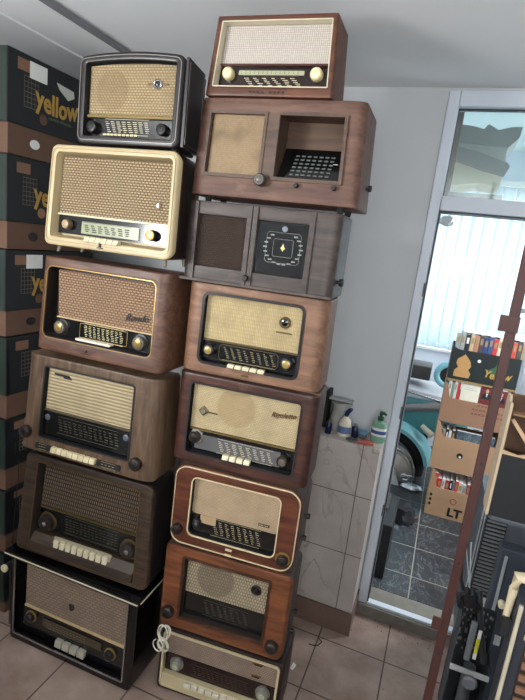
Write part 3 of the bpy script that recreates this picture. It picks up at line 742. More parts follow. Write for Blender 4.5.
# tiled ledge with brown skirting
LT = tiles('ledge_tiles', (172,164,158), (192,184,176), (98,88,82), .30, .295, (-.229, .118), .0022, 'xz', (135,112,105), .3, 3.5, vein_w=.02)
bm = new(); box(bm, -2.02,2.10,.118,-.156,YD-.001,.948, bev=.002); structure('wall_tiled_ledge', bm, LT)
bm = new(); box(bm, -2.02,2.092,0,-.148,YD-.001,.117, bev=.002); structure('baseboard_ledge', bm, plain('brown_skirting_tile', (112,90,80), .45, bump=.1))
# threshold step
bm = new(); box(bm, -.147,2.272,0,.42,YD+.14,.058, bev=.003); structure('trim_4', bm, plain('dirty_concrete', (120,116,108), .9, var=.35, scale=22, bump=.6))
# door frame
def frame_bar(x0, z0, x1, z1, y0=YD-.012, y1=YD+.075, nm_='frame_bar'):
    bm = new(); box(bm, x0, y0, z0, x1, y1, z1, bev=.004); return link(nm_, bm, FRM, dr)
dr = bpy.data.objects.new('door_1', None); COL.objects.link(dr); dr['kind'] = 'structure'
frame_bar(-.149, .0585, -.105, ZC-.013)
frame_bar(.345, .0585, .42, ZC-.013)
frame_bar(-.104, 2.398, .344, ZC-.013)
frame_bar(-.104, 1.988, .344, 2.048)
bm = new(); box(bm, -.104,YD-.014,.0585,.344,YD+.02,.072, bev=.002); link('threshold', bm, FRM, dr)
bm = new(); box(bm, -.1035,YD-.0135,.0745,-.098,YD+.07,1.9875); box(bm, -.098,YD-.0135,1.981,.3435,YD+.07,1.9875); box(bm, -.1035,YD+.02,2.049,-.099,YD+.04,2.397); box(bm, -.099,YD+.02,2.392,.3435,YD+.04,2.397)
link('seal', bm, plain('grey_seal', (62,66,72), .6), dr)
for z in (1.62, 1.05, .55):
    bm = new(); box(bm, -.112,YD-.0155,z,-.1055,YD-.0125,z+.06); link('hinge', bm, plain('hinge_grey', (95,98,102), .5), dr)
# lever handle on the right jamb
bm = new(); box(bm, .35,YD-.02,1.57,.375,YD-.0125,1.70, bev=.002); tube(bm, [(.362,YD-.02,1.63),(.362,YD-.055,1.63),(.30,YD-.06,1.625),(.25,YD-.06,1.615)], [.011,.011,.010,.008], 10)
link('door_handle', bm, plain('grey_plastic_handle', (165,172,180), .35), dr, True)
wn = bpy.data.objects.new('window_1', None); COL.objects.link(wn); wn['kind'] = 'structure'
bm = new(); box(bm, -.0985,YD+.028,2.0485,.3435,YD+.032,2.3915); link('pane', bm, glassy('window_glass'), wn)

# ------------------------------------------------------------------ BACK ROOM
YB = 4.80; XR0, XR1 = -1.3, 1.4; ZC2 = 2.75
BT = tiles('black_marble_tiles', (34,38,42), (58,62,66), (150,145,132), .3, .302, (.088, 2.633), .003, vein=(125,130,133), rough=.22, veinscale=13, vein_w=.03)
bm = new(); box(bm, XR0,YD+.14,0,XR1,YB,.06); structure('floor_back_room', bm, BT)
bm = new(); box(bm, XR0,YD+.12,ZC2,XR1,YB,ZC2+.06); structure('ceiling_back_room', bm, plain('ceiling_white', (225,232,232), .9, var=.03))
WB = plain('back_room_paint', (205,212,222), .85, var=.04, scale=3)
bm = new(); box(bm, XR0-.1,YD+.12,0,XR0,YB,ZC2); structure('wall_back_room_left', bm, WB)
bm = new(); box(bm, XR1,YD+.12,0,XR1+.1,2.55,ZC2); box(bm, XR1,3.65,0,XR1+.1,YB,ZC2); box(bm, XR1,2.55,0,XR1+.1,3.65,.9); box(bm, XR1,2.55,2.4,XR1+.1,3.65,ZC2); structure('wall_back_room_right', bm, WB)
bm = new(); box(bm, XR0,YB,0,XR1,YB+.12,1.0); box(bm, XR0,YB,2.4,XR1,YB+.12,ZC2)
structure('wall_back_room_far', bm, WB)
bm = new(); box(bm, XR0,YD+.121,ZC+.001,XR1,YD+.13,ZC2); structure('wall_above_door', bm, WB)
# vertical blinds
bl = thing('vertical_blind', 'white vertical slat blind glowing in front of the back room window', 'blind', (0, 4.66, 0))
mt, nt, b = nm('blind_fabric'); N = nt.nodes
b.inputs['Base Color'].default_value = s2l((225,232,238)); b.inputs['Roughness'].default_value = .8
tl = N.new('ShaderNodeBsdfTranslucent'); tl.inputs[0].default_value = s2l((228,236,242)); mx = N.new('ShaderNodeMixShader'); mx.inputs[0].default_value = .55
nt.links.new(b.outputs[0], mx.inputs[1]); nt.links.new(tl.outputs[0], mx.inputs[2]); nt.links.new(mx.outputs[0], N['Material Output'].inputs[0])
for i in range(24):
    x = -1.12 + i*.095; bm = new()
    mtx = Matrix.Translation((x, 0, 0)) @ Matrix.Rotation(R(32+6*math.sin(i*2.1)), 4, 'Z')
    ns = 6
    A = [[bm.verts.new(mtx @ Vector((-.048+.096*k/ns, .008*math.sin(PI*k/ns), z))) for k in range(ns+1)] for z in (1.03, 2.44)]
    for k in range(ns): bm.faces.new((A[0][k], A[0][k+1], A[1][k+1], A[1][k]))
    sl = link('slat', bm, mt, bl, True); md = sl.modifiers.new('th', 'SOLIDIFY'); md.thickness = .001
bm = new(); box(bm, -1.18,-.02,2.445,1.3,.02,2.485); link('head_rail', bm, PAPER, bl)
# window sill / bar
bm = new(); box(bm, XR0,YB-.06,.985,XR1,YB,1.01, bev=.004); structure('window_sill_back', bm, PAPER)
wn2 = bpy.data.objects.new('window_2', None); COL.objects.link(wn2); wn2['kind'] = 'structure'
bm = new()
for x in (-1.28,-.4,.5,1.36): box(bm, x-.02,YB+.03,1.0,x+.02,YB+.08,2.4)
box(bm, -1.3,YB+.03,1.0,1.4,YB+.08,1.04); box(bm, -1.3,YB+.03,2.36,1.4,YB+.08,2.4)
link('window_frame', bm, FRM, wn2)
bm = new(); box(bm, -1.29,YB+.052,1.04,1.39,YB+.056,2.36); link('pane', bm, glassy('window_glass'), wn2)

# crumpled plastic at the top corner of the doorway
c = at(447, 221, Y=2.385); bm = new(); bmesh.ops.create_icosphere(bm, subdivisions=3, radius=.03); rnd = random.Random(5)
for v in bm.verts: v.co *= rnd.uniform(.75, 1.15); v.co.y *= .5; v.co.z *= .8; v.co += c+Vector((0,0,.0))
o = link('plastic_bag', bm, plain('clear_plastic', (200,208,210), .2), None, True); tag(o, 'small crumpled clear plastic bag stuck in the upper corner of the doorway', 'plastic bag')

# boards and folded sheets stored behind the glass above the door
def quadslab(pix, Y, th, mat, name, parent, dy=0, n=1):
    bm = new(); A = []; B = []
    for i, (px, py) in enumerate(pix):
        p = at(px, py, Y=Y); A.append(bm.verts.new(p)); B.append(bm.verts.new(p+Vector((0, th, 0))))
    bm.faces.new(A); bm.faces.new(B[::-1])
    for i in range(len(A)):
        j = (i+1) % len(A); bm.faces.new((A[i], A[j], B[j], B[i]))
    return link(name, bm, mat, parent)
GB = plain('grey_board', (135,136,132), .8, bump=.3); GB2 = plain('light_grey_board', (180,180,174), .8, bump=.3); TN = plain('beige_sheet', (225,216,190), .8, bump=.3)
t = thing('folded_sheeting', 'dusty folded grey and beige sheets heaped behind the glass above the door', 'sheeting', (0,0,0))
quadslab([(452,123),(474,126),(484,129),(489,124),(499,130),(512,127),(523,127),(520,137),(509,147),(480,144),(452,141)], 2.78, .30, GB, 'grey_sheet', t)
quadslab([(455,141),(495,146),(508,147),(505,163),(494,166),(460,156)], 2.80, .28, GB2, 'middle_sheet', t)
quadslab([(453,145),(480,152),(508,163),(510,167),(504,176),(480,169),(453,159)], 2.74, .03, GB, 'grey_strip', t)
quadslab([(453,160),(480,168),(503,175),(499,187),(478,183),(452,185)], 2.79, .28, TN, 'beige_sheet', t)
zb = at(452,185,Y=2.9).z
bm = new(); c = at(452,172,Y=2.80); box(bm, c.x-.035,2.62,2.05,c.x+.012,2.68,2.7485); o = link('wooden_post', bm, wood('post_wood', (105,85,68), (130,108,88), .6, vertical=True), None); tag(o, 'short brown wooden strut behind the glass, left of the stored sheets', 'post')
bm = new(); box(bm, XR0+.005,2.90,2.12,.16,2.94,2.145); box(bm, XR0+.005,3.0,2.12,.16,3.04,2.145); o = link('storage_rail', bm, GB, None); tag(o, 'narrow rails carrying folded sheets above the doorway in the back room', 'rail')

# ------------------------------------------------------------------ cardboard boxes of books in the back room
CARD = plain('cardboard', (176,138,104), .8, var=.1, scale=12, bump=.1)
CARD2 = plain('cardboard_brown', (150,112,86), .8, var=.1, scale=12, bump=.1)
def tray(name, label, x0, y0, z0, w, dpt, h, dip, mat, group=None, th=.006, rz=0, dipl=.010):
    t = thing(name, label, 'box', (x0, y0, z0), rz, group)
    def wall(width, y_or_x, along, dp):
        n = 6; top = [(0, h), (dipl, h)] + [(dipl+(.038)*k/n, h-dp*(.5-.5*math.cos(PI*k/n))) for k in range(1, n+1)]
        pts = [(0,0)] + top + [(width-a, b) for a, b in reversed(top)] + [(width,0)]
        bm_ = new()
        vs = prism(bm_, pts, y_or_x, y_or_x+th, 'xz' if along == 'x' else 'yz')
        return bm_
    bm = wall(w, 0, 'x', dip); link('front_wall', bm, mat, t)
    bm = wall(w, dpt-th, 'x', dip); link('back_wall', bm, mat, t)
    bm = new(); box(bm, 0,th,0,th,dpt-th,h*.98); link('side_wall', bm, mat, t)
    bm = new(); box(bm, w-th,th,0,w,dpt-th,h*.98); link('side_wall', bm, mat, t)
    bm = new(); box(bm, th,th,0,w-th,dpt-th,th); link('bottom', bm, mat, t)
    return t
BX, BY = .112, 3.42
def books(x, y, z, specs, label_f, group, depth=.15, z_off=0):
    cur = x
    for (w, h, col, lab) in specs:
        nm_ = plain('book_%d_%d_%d' % col, col, .45, var=.06)
        t = thing('book', lab, 'book', (cur, y, z), 0, group)
        bm = new(); box(bm, 0,0,0,w-.0015,depth,h, bev=.0015); link('cover', bm, nm_, t)
        bm = new(); box(bm, .002,.004,h-.001,w-.0035,depth+.001,h+.0008); link('pages', bm, PAPER, t)
        if w > .018:
            bm = new(); box(bm, .006,-.0008,h*.80,w-.0075,.0005,h*.93); link('spine_label', bm, PAPER if sum(col) < 150 else plain('spine_gold', (150,130,90), .5), t)
        cur += w
    return cur
# box A (lowest)
A = tray('cardboard_box', 'brown cardboard box marked LT, full of red books, lowest of its stack', BX, BY, .061, .42, .30, .335, .125, CARD)
text_obj('lettering', 'LT', .085, BLKM, A, (.190,-.0006,.050), ext=.0004, bold=.0035)
for k in range(3):
    bm = new(); lathe(bm, [(.011,0),(.011,-.0012)], (.022,0,.082+.034*k), 'y', 14, (.8,1)); link('hole', bm, BLKM, A)
bm = new(); lathe(bm, [(.022,-.0002),(.022,-.001)], (.170,0,.135), 'y', 20); lg = link('round_mark', bm, plain('red_mark', (150,70,60), .7), A)
bm = new(); lathe(bm, [(.016,-.001),(.016,-.0016)], (.170,0,.135), 'y', 20); link('mark_centre', bm, CARD, lg)
red, wht, blk, blu = (185,35,45), (215,215,212), (30,30,34), (60,75,110)
books(BX+.012, BY+.012, .068, [(.035,.30,(200,60,45),'thick orange-red book leaning at the left end of the lowest box'),(.028,.265,red,'crimson book standing second from left in the lowest box'),(.022,.27,wht,'white spined book between crimson books in the lowest box'),
  (.028,.265,(170,30,50),'dark crimson book right of the white one in the lowest box'),(.02,.27,blk,'black spined book in the middle of the lowest box'),(.014,.26,(90,110,125),'thin grey-blue book beside the black one in the lowest box'),
  (.024,.275,(205,65,50),'bright red book with tall spine right of the middle of the lowest box'),(.03,.27,(200,190,170),'cream spined book in the right half of the lowest box'),(.022,.26,(150,165,175),'pale blue-grey book in the right half of the lowest box'),
  (.025,.27,(175,60,60),'dull red book near the right end of the lowest box'),(.03,.265,(70,75,80),'charcoal book near the right end of the lowest box'),(.03,.27,(165,185,160),'pale green book at the right end of the lowest box')], None, 'books in the lowest cardboard box')
# box B
B = tray('cardboard_box', 'plain cardboard box with round hand hole, middle of the three stacked boxes', BX-.025, BY+.012, .400, .42, .30, .335, .10, CARD)
bm = new(); lathe(bm, [(.02,0),(.02,-.0012)], (.175,0,.125), 'y', 18); hl = link('hand_hole', bm, BLKM, B)
bm = new(); lathe(bm, [(.006,-.001),(.008,-.003)], (.177,0,.118), 'y', 10); link('hole_flap', bm, PAPER, hl)
books(BX-.014, BY+.024, .407, [(.03,.275,(58,60,80),'dark blue book at the left end of the middle box'),(.02,.27,(150,130,110),'tan book second in the middle box'),(.02,.28,(45,35,35),'very dark brown book third in the middle box'),(.018,.27,wht,'white spined book in the middle box'),(.024,.28,(70,48,40),'brown spined book just left of the patterned book')], None, 'upright books in the middle box')
t = thing('book', 'wide blue-grey marbled book facing front in the middle box', 'book', (BX+.102, BY+.024, .407), 0)
mb = tiles('marbled_cover', (40,52,62), (85,100,110), (40,50,60), 5, 5, (0,0), .0, 'xz', (150,165,170), .5, 30, vein_w=.05)
bm = new(); box(bm, 0,0,0,.24,.03,.285, bev=.002); link('cover', bm, mb, t)
bm = new(); box(bm, .004,.004,.2845,.236,.026,.2862); link('pages', bm, PAPER, t)
# box C
C_ = tray('cardboard_box', 'reddish cardboard box with faint printed lines, upper box of the three', BX-.028, BY+.02, .738, .445, .30, .268, .10, CARD2)
bm = new()
for k in range(3):
    for j in range(9 if k else 5):
        box(bm, .19+(.03 if not k else 0)+j*.022,-.0008,.13-k*.03+.018,.19+(.03 if not k else 0)+j*.022+.015,.0004,.13-k*.03+.029)
link('printed_lines', bm, plain('faded_red_print', (130,78,66), .8), C_)
books(BX-.016, BY+.034, .745, [(.01,.27,(60,60,62),'dark grey magazine at the left end of the upper box'),(.022,.275,wht,'white magazine second in the upper box'),(.016,.265,(120,140,120),'green-grey magazine third in the upper box'),(.02,.275,(205,200,190),'off-white magazine fourth in the upper box'),(.018,.27,(190,55,50),'red spined magazine in the upper box')], None, 'magazines in the upper box')
t = thing('book', 'wide cream book facing front in the upper box', 'book', (BX+.074, BY+.034, .745))
bm = new(); box(bm, 0,0,0,.115,.02,.272, bev=.002); link('cover', bm, plain('cream_cover', (222,215,195), .6), t)
bm = new(); box(bm, .02,-.0008,.235,.095,.0004,.239); box(bm, .03,-.0008,.247,.085,.0004,.250); link('title_lines', bm, GB2, t)
for k, xx in enumerate((.192,.278)):
    t = thing('book', ['dark red book with a suited person on its cover, left of the red pole','dark red book with a suited person on its cover, right of the red pole'][k], 'book', (BX+xx, BY+.034, .745))
    bm = new(); box(bm, 0,0,0,.083,.02,.274-.008*k, bev=.002); link('cover', bm, plain('maroon_cover', (110,40,40), .5), t)
    z0 = .215-.008*k
    bm = new(); prism(bm, [(.01,z0-.02),(.07,z0-.02),(.062,z0+.014),(.047,z0+.022),(.033,z0+.022),(.018,z0+.012)], -.0012, .0003); s_ = link('suit_print', bm, BLKM, t)
    bm = new(); lathe(bm, [(.011,0),(.011,-.0016)], (.042,0,z0+.036), 'y', 14, (.85,1.2)); link('face_print', bm, plain('skin_print', (205,160,135), .6), t)
    bm = new(); prism(bm, [(.036,z0+.02),(.048,z0+.02),(.042,z0-.008)], -.0018, -.0010); link('shirt_print', bm, PAPER, t)
# box D, dark green fruit box with books on it
DG = plain('dark_green_print', (17,26,24), .6, var=.15); YEL = plain('banana_yellow', (175,138,62), .6)
D = tray('fruit_box', 'dark green printed fruit box with yellow lettering on top of the cardboard boxes', BX-.028, BY+.03, 1.037, .47, .29, .212, .012, DG)
bm = new(); pz = [(.035+.0,.02),(.13,.02),(.138,.05),(.12,.075),(.133,.10),(.125,.13),(.105,.155),(.085,.175),(.065,.155),(.045,.14),(.04,.11),(.055,.085),(.035,.06)]
prism(bm, pz, -.0012, .0002); link('tan_shape_print', bm, plain('tan_print', (185,140,85), .6), D)
bm = new(); prism(bm, [(.22,.09),(.30,.05),(.34,.12),(.30,.18),(.27,.12)], -.0011, .0002); link('leaf_print', bm, plain('green_leaf_print', (50,90,60), .6), D)
text_obj('lettering', 'Yellow', .068, YEL, D, (.295,-.0013,.065), ext=.0003, shear=.25, bold=.002, arc=1.6, squash=.85)
bm = new(); lathe(bm, [(.011,0),(.011,-.0015)], (.175,0,.145), 'y', 14); link('hand_hole', bm, PAPER, D)
bm = new(); box(bm, 0,-.006,-.012,.47,.29,-.001); link('tray_rim', bm, plain('gold_edge', (150,120,70), .6), D)
rowc = [((150,150,145),'grey book at the left end of the row on the dark green box'),((150,155,148),'second grey book on the dark green box'),((34,34,36),'thick black book with white print on the dark green box'),((190,160,125),'tan book right of the black one on the dark green box'),((175,120,95),'terracotta book on the dark green box'),((70,60,70),'plum coloured book on the dark green box'),((45,60,105),'deep blue book on the dark green box'),((60,75,120),'mid blue book on the dark green box'),((190,50,50),'bright red book left of the pole on the dark green box'),((205,190,165),'cream book just behind the pole on the dark green box'),((215,205,185),'pale book behind the red pole on the dark green box'),((160,50,48),'brick red book right of the pole on the dark green box'),((185,70,60),'orange-red book right of the pole on the dark green box'),((70,70,66),'dark olive book near the right end on the dark green box'),((165,140,105),'brown-beige book at the right end on the dark green box')]
books(BX-.014, BY+.040, 1.044, [(.028, .300+.006*math.sin(i*3), c_, l_) for i, (c_, l_) in enumerate(rowc)], None, 'books standing in the dark green box')
bm = new(); box(bm, BX+.02,BY+.05,1.352,BX+.28,BY+.21,1.360, bev=.001); o = link('paper_sheet', bm, PAPER, None); o.rotation_euler = (0,0,0); tag(o, 'white paper lying flat on the row of books, left of the red pole', 'paper')
bm = new(); box(bm, BX+.30,BY+.05,1.352,BX+.42,BY+.2,1.378, bev=.001); o = link('paper_sheet', bm, PAPER, None); tag(o, 'thick stack of white paper on the books behind the red pole', 'paper')

# ------------------------------------------------------------------ turquoise vintage vehicle behind the doorway
TEAL = plain('turquoise_paint', (125,182,190), .3, var=.06, scale=5); TEALD = plain('deep_teal_paint', (62,118,120), .35)
TARP = plain('grey_cover', (172,170,174), .6, bump=.4, var=.2, scale=8)
vh = thing('vintage_vehicle', 'turquoise vintage vehicle with black tyre and silver hub in the back room', 'vehicle', (0, 4.0, .06))
def V(px, py, Y=4.0): p = at(px, py, Y=Y); return p-Vector((0,4.0,.06))
wc = V(384,462)
bm = new(); tube(bm, [wc+Vector((.265*math.cos(2*PI*i/36), .05, .265*math.sin(2*PI*i/36))) for i in range(36)], .052, 10, True); link('tyre', bm, FEET, vh, True)
bm = new(); n = 30; rings = []
for i in range(n+1):
    a = R(12+133*i/n); rr_ = .345
    rings.append([bm.verts.new(wc+Vector(((rr_+dr_)*math.cos(a), dy_, (rr_+dr_)*math.sin(a)))) for dr_, dy_ in ((-.03,-.05),(.0,-.055),(.035,-.02),(.045,.05),(.035,.12),(-.02,.14))])
for a_, b_ in zip(rings, rings[1:]):
    for k in range(5): bm.faces.new((a_[k], a_[k+1], b_[k+1], b_[k]))
link('fender', bm, TEAL, vh, True)
bm = new(); lathe(bm, [(.19,.06),(.19,-.03),(.175,-.05),(.16,-.045),(.12,-.075),(.05,-.09)], wc+Vector((.05,-.09,.0)), 'y', 36); hb = link('hub_cover', bm, plain('dull_aluminium', (178,172,164), .4, .35, var=.2, scale=8), vh, True)
bm = new(); tube(bm, [wc+Vector((.05+.195*math.cos(2*PI*i/36), -.125, .195*math.sin(2*PI*i/36))) for i in range(36)], .012, 8, True); link('hub_rim', bm, CHROME, hb, True)
a, b = V(398,402), V(452,440)
bm = new(); box(bm, a.x+.03,.03,b.z-.02,a.x+.55,.5,a.z+.05, bev=.03); link('body', bm, TEALD, vh, True)
a = V(396,410); b = V(445,412)
bm = new(); tube(bm, [(a.x-.2,.1,a.z+.0),(a.x+.05,.05,a.z+.02),(b.x-.05,.05,b.z+.02),(b.x+.25,.08,b.z-.02)], [.03,.04,.04,.03], 12); link('bumper_roll', bm, plain('grey_roll', (128,124,122), .35, .3), vh, True)
a = V(398,398)
bm = new(); box(bm, a.x-.25,.06,a.z-.03,a.x+.5,.55,a.z+.09, bev=.035)
for v in bm.verts: v.co.z += .014*math.sin(v.co.x*22)-.05*(v.co.x-a.x)
link('seat_cover', bm, TARP, vh, True)
bm = new(); tube(bm, [(a.x-.2,.05,a.z+.10),(a.x+.1,.03,a.z+.06),(a.x+.4,.04,a.z+.02)], .008, 8); link('chrome_strip', bm, CHROME, vh, True)
a = V(418,376)
bm = new(); box(bm, a.x-.14,.2,a.z-.07,a.x+.09,.45,a.z+.045, bev=.012); link('dark_cushion', bm, plain('dark_cushion', (62,56,54), .7), vh, True)
a = V(448,378)
bm = new(); tube(bm, [a+Vector((.085*math.cos(2*PI*i/28),.1,.085*math.sin(2*PI*i/28))) for i in range(28)], .026, 10, True); link('round_trim', bm, TEAL, vh, True)
bm = new(); lathe(bm, [(.07,.11),(.07,.09)], a, 'y', 24); link('round_trim_centre', bm, BLKM, vh, True)
a = V(424,428)
bm = new(); tube(bm, [a+Vector((-.02,-.02,.02)),a+Vector((.07,-.06,-.03))], [.02,.028], 12); link('exhaust_lamp', bm, plain('cream_plastic_dark', (190,180,160), .4), vh, True)
bm = new(); box(bm, wc.x-.1,.06,0,wc.x-.04,.12,wc.z-.25); box(bm, .0,.2,0,.05,.26,.42); box(bm, .38,.2,0,.43,.26,.42); link('stand', bm, BLKM, vh)
# silver part and bolts hanging in front of the wheel
a = at(404,478,Y=3.75)
t = thing('metal_bracket', 'white bent metal plate with chrome clamp leaning below the silver hub', 'metal part', (a.x, a.y, .06))
p = [at(x_, y_, Y=3.75)-Vector((a.x, a.y, .06)) for x_, y_ in ((380,440),(394,470),(398,488),(388,486),(376,470))]
bm = new(); prism(bm, [(q_.x, max(0,q_.z)) for q_ in p], -.01, .01); link('plate', bm, plain('white_enamel', (200,202,200), .35), t)
p = at(405,476,Y=3.74)-Vector((a.x, a.y, .06))
bm = new(); tube(bm, [p+Vector((.03*math.cos(2*PI*i/14),-.02,.022*math.sin(2*PI*i/14))) for i in range(14)], .008, 8, True)
tube(bm, [p+Vector((-.03,-.02,-.02)),p+Vector((.0,-.03,.02)),p+Vector((.05,-.03,.025))], .007, 8); link('clamp', bm, CHROME, t, True)
a = at(412,484,Z=.10)
bm = new(); rnd = random.Random(2); lathe(bm, [(.08,0),(.095,.012),(.08,.028),(.03,.04)], (a.x,a.y,.061), 'z', 20, (.9,.5)); o = link('chrome_cover', bm, plain('pale_chrome', (190,192,195), .2, .7), None, True)
tag(o, 'shiny oval metal cover lying on the black floor left of the cardboard boxes', 'metal part')
# black speaker cabinet just inside the door, with a black bag behind
a = at(384,572,Z=.06)
t = thing('speaker_cabinet', 'tall black box standing just inside the doorway on the left', 'box', (-.40, 2.52, .061))
bm = new(); box(bm, 0,0,0,.345,.38,.32, bev=.006); link('body', bm, plain('black_vinyl', (20,20,21), .6, bump=.2), t)
bm = new(); box(bm, .03,-.004,.03,.315,.001,.29); link('front_grille', bm, BLKM, t)
bm = new(); box(bm, .02,.16,.3205,.30,.36,.335, bev=.004); o = link('top_tray', bm, plain('worn_grey_top', (52,50,47), .7, var=.3), t)
a = at(398,533,Z=.06)
bm = new(); bmesh.ops.create_icosphere(bm, subdivisions=3, radius=1); rnd = random.Random(11)
for v in bm.verts:
    k = rnd.uniform(.85,1.1); z = max(0, v.co.z*k)
    v.co = Vector((a.x-.0+v.co.x*k*.09, 3.24+v.co.y*k*.09, .061+z*.13))
bm.faces.ensure_lookup_table(); o = link('black_bag', bm, plain('black_cloth_bag', (17,18,22), .8, bump=.5), None, True); tag(o, 'crumpled black bag on the back room floor behind the tall black box', 'bag')
a, b = at(408,519,Z=.069), at(417,518,Z=.069)
bm = new(); tube(bm, [a, (a+b)/2+Vector((0,.01,0)), b], .006, 8); o = link('copper_pipe', bm, plain('rusty_red', (130,70,55), .6), None, True); tag(o, 'short reddish handle sticking out of the black bag', 'handle')

# ------------------------------------------------------------------ things on the tiled ledge
LZ = .949
def lp(px, py): p = at(px, py, Z=LZ); return p
p = lp(375,437)
t = thing('soap_bottle', 'green pump soap bottle with white label at the right end of the ledge', 'bottle', (-.185, 2.20, LZ))
bm = new(); lathe(bm, [(.030,0),(.033,.006),(.033,.07),(.027,.09),(.012,.098),(.012,.104)], (0,0,0), 'z', 24, (1,.65)); link('body', bm, plain('green_soap', (120,165,140), .15, var=.05), t, True)
bm = new(); lathe(bm, [(.0337,.03),(.0337,.068)], (0,0,0), 'z', 24, (1,.65)); o = link('label', bm, PAPER, t, True)
bm = new(); lathe(bm, [(.034,.04),(.034,.056)], (0,0,0), 'z', 24, (1,.65)); link('label_band', bm, plain('blue_print', (60,85,140), .5), o, True)
bm = new(); lathe(bm, [(.014,.104),(.014,.118),(.006,.12),(.006,.135)], (0,0,0), 'z', 16); tube(bm, [(-.006,0,.136),(.012,-.004,.138),(.024,-.008,.132)], [.008,.007,.005], 8); link('pump', bm, plain('dark_green_pump', (20,75,50), .4), t, True)
t = thing('spray_bottle', 'cream cleaning bottle with blue trigger on the ledge', 'bottle', (-.335, 2.17, LZ))
bm = new(); lathe(bm, [(.026,0),(.030,.006),(.030,.05),(.024,.075),(.012,.088),(.012,.098)], (0,0,0), 'z', 20, (1,.7)); link('body', bm, plain('cream_bottle', (215,208,185), .3), t, True)
bm = new(); lathe(bm, [(.0306,.015),(.0306,.048)], (0,0,0), 'z', 20, (1,.7)); link('label', bm, plain('blue_label', (95,115,155), .5), t, True)
bm = new(); tube(bm, [(0,0,.096),(.004,-.002,.115),(.022,-.006,.135)], [.011,.011,.008], 8); link('trigger', bm, plain('navy_plastic', (30,45,95), .4), t, True)
for k, (x_, y_) in enumerate(((-.405,2.155),(-.288,2.185))):
    t = thing('spray_can', ['small dark blue can at the left end of the ledge, next to the radios','small dark can between the cleaning bottle and the blue lid'][k], 'can', (x_, y_, LZ))
    bm = new(); lathe(bm, [(.014,0),(.015,.004),(.015,.045),(.010,.053)], (0,0,0), 'z', 18); link('body', bm, plain('dark_blue_can', (30,36,70), .25, .3), t, True)
    bm = new(); lathe(bm, [(.008,.053),(.008,.064)], (0,0,0), 'z', 12); link('cap', bm, CHROME, t, True)
t = thing('plastic_jug', 'crumpled clear plastic container behind the bottles on the ledge', 'container', (-.375, 2.235, LZ))
bm = new(); rnd = random.Random(4); lathe(bm, [(.035,0),(.044,.02),(.046,.06),(.04,.10),(.046,.135)], (0,0,0), 'z', 14)
for v in bm.verts: v.co += Vector((rnd.uniform(-.005,.005), rnd.uniform(-.005,.005), rnd.uniform(0,.006)))
link('body', bm, plain('cloudy_plastic', (158,158,152), .25), t, True)
bm = new(); box(bm, -.06,-.02,.143,.05,.03,.148, bev=.001); link('lid', bm, plain('grey_lid', (165,168,168), .4), t)
bm = new(); box(bm, -.45,2.215,LZ,-.435,2.29,LZ+.18); 
for v in bm.verts: v.co.x += (v.co.z-LZ)*.0
o = link('black_tray', bm, BLKM, None); tag(o, 'black tray standing on edge behind the clear container', 'tray')
t = thing('glass_jar', 'low grey glass dish with blue lid on the ledge', 'jar', (-.255, 2.205, LZ))
bm = new(); lathe(bm, [(.020,0),(.024,.006),(.024,.022)], (0,0,0), 'z', 18); link('body', bm, plain('grey_glass', (90,95,100), .15), t, True)
bm = new(); lathe(bm, [(.025,.022),(.025,.030),(.018,.034)], (0,0,0), 'z', 18); link('lid', bm, plain('teal_blue_lid', (85,130,155), .4), t, True)
bm = new(); tube(bm, [(-.285+.026*math.cos(2*PI*i/18), 2.128+.016*math.sin(2*PI*i/18), LZ+.006) for i in range(18)], .005, 8, True); o = link('tape_ring', bm, plain('grey_tape', (95,92,90), .5), None, True); tag(o, 'grey ring lying on the ledge in front of the blue lid', 'ring')
bm = new(); prism(bm, [(-.262,2.112),(-.19,2.125),(-.20,2.15),(-.235,2.165)], LZ+.0005, LZ+.012, 'xy'); o = link('red_cloth', bm, plain('rust_cloth', (165,85,70), .8, bump=.3), None); tag(o, 'rust red folded rag at the front edge of the ledge', 'rag')

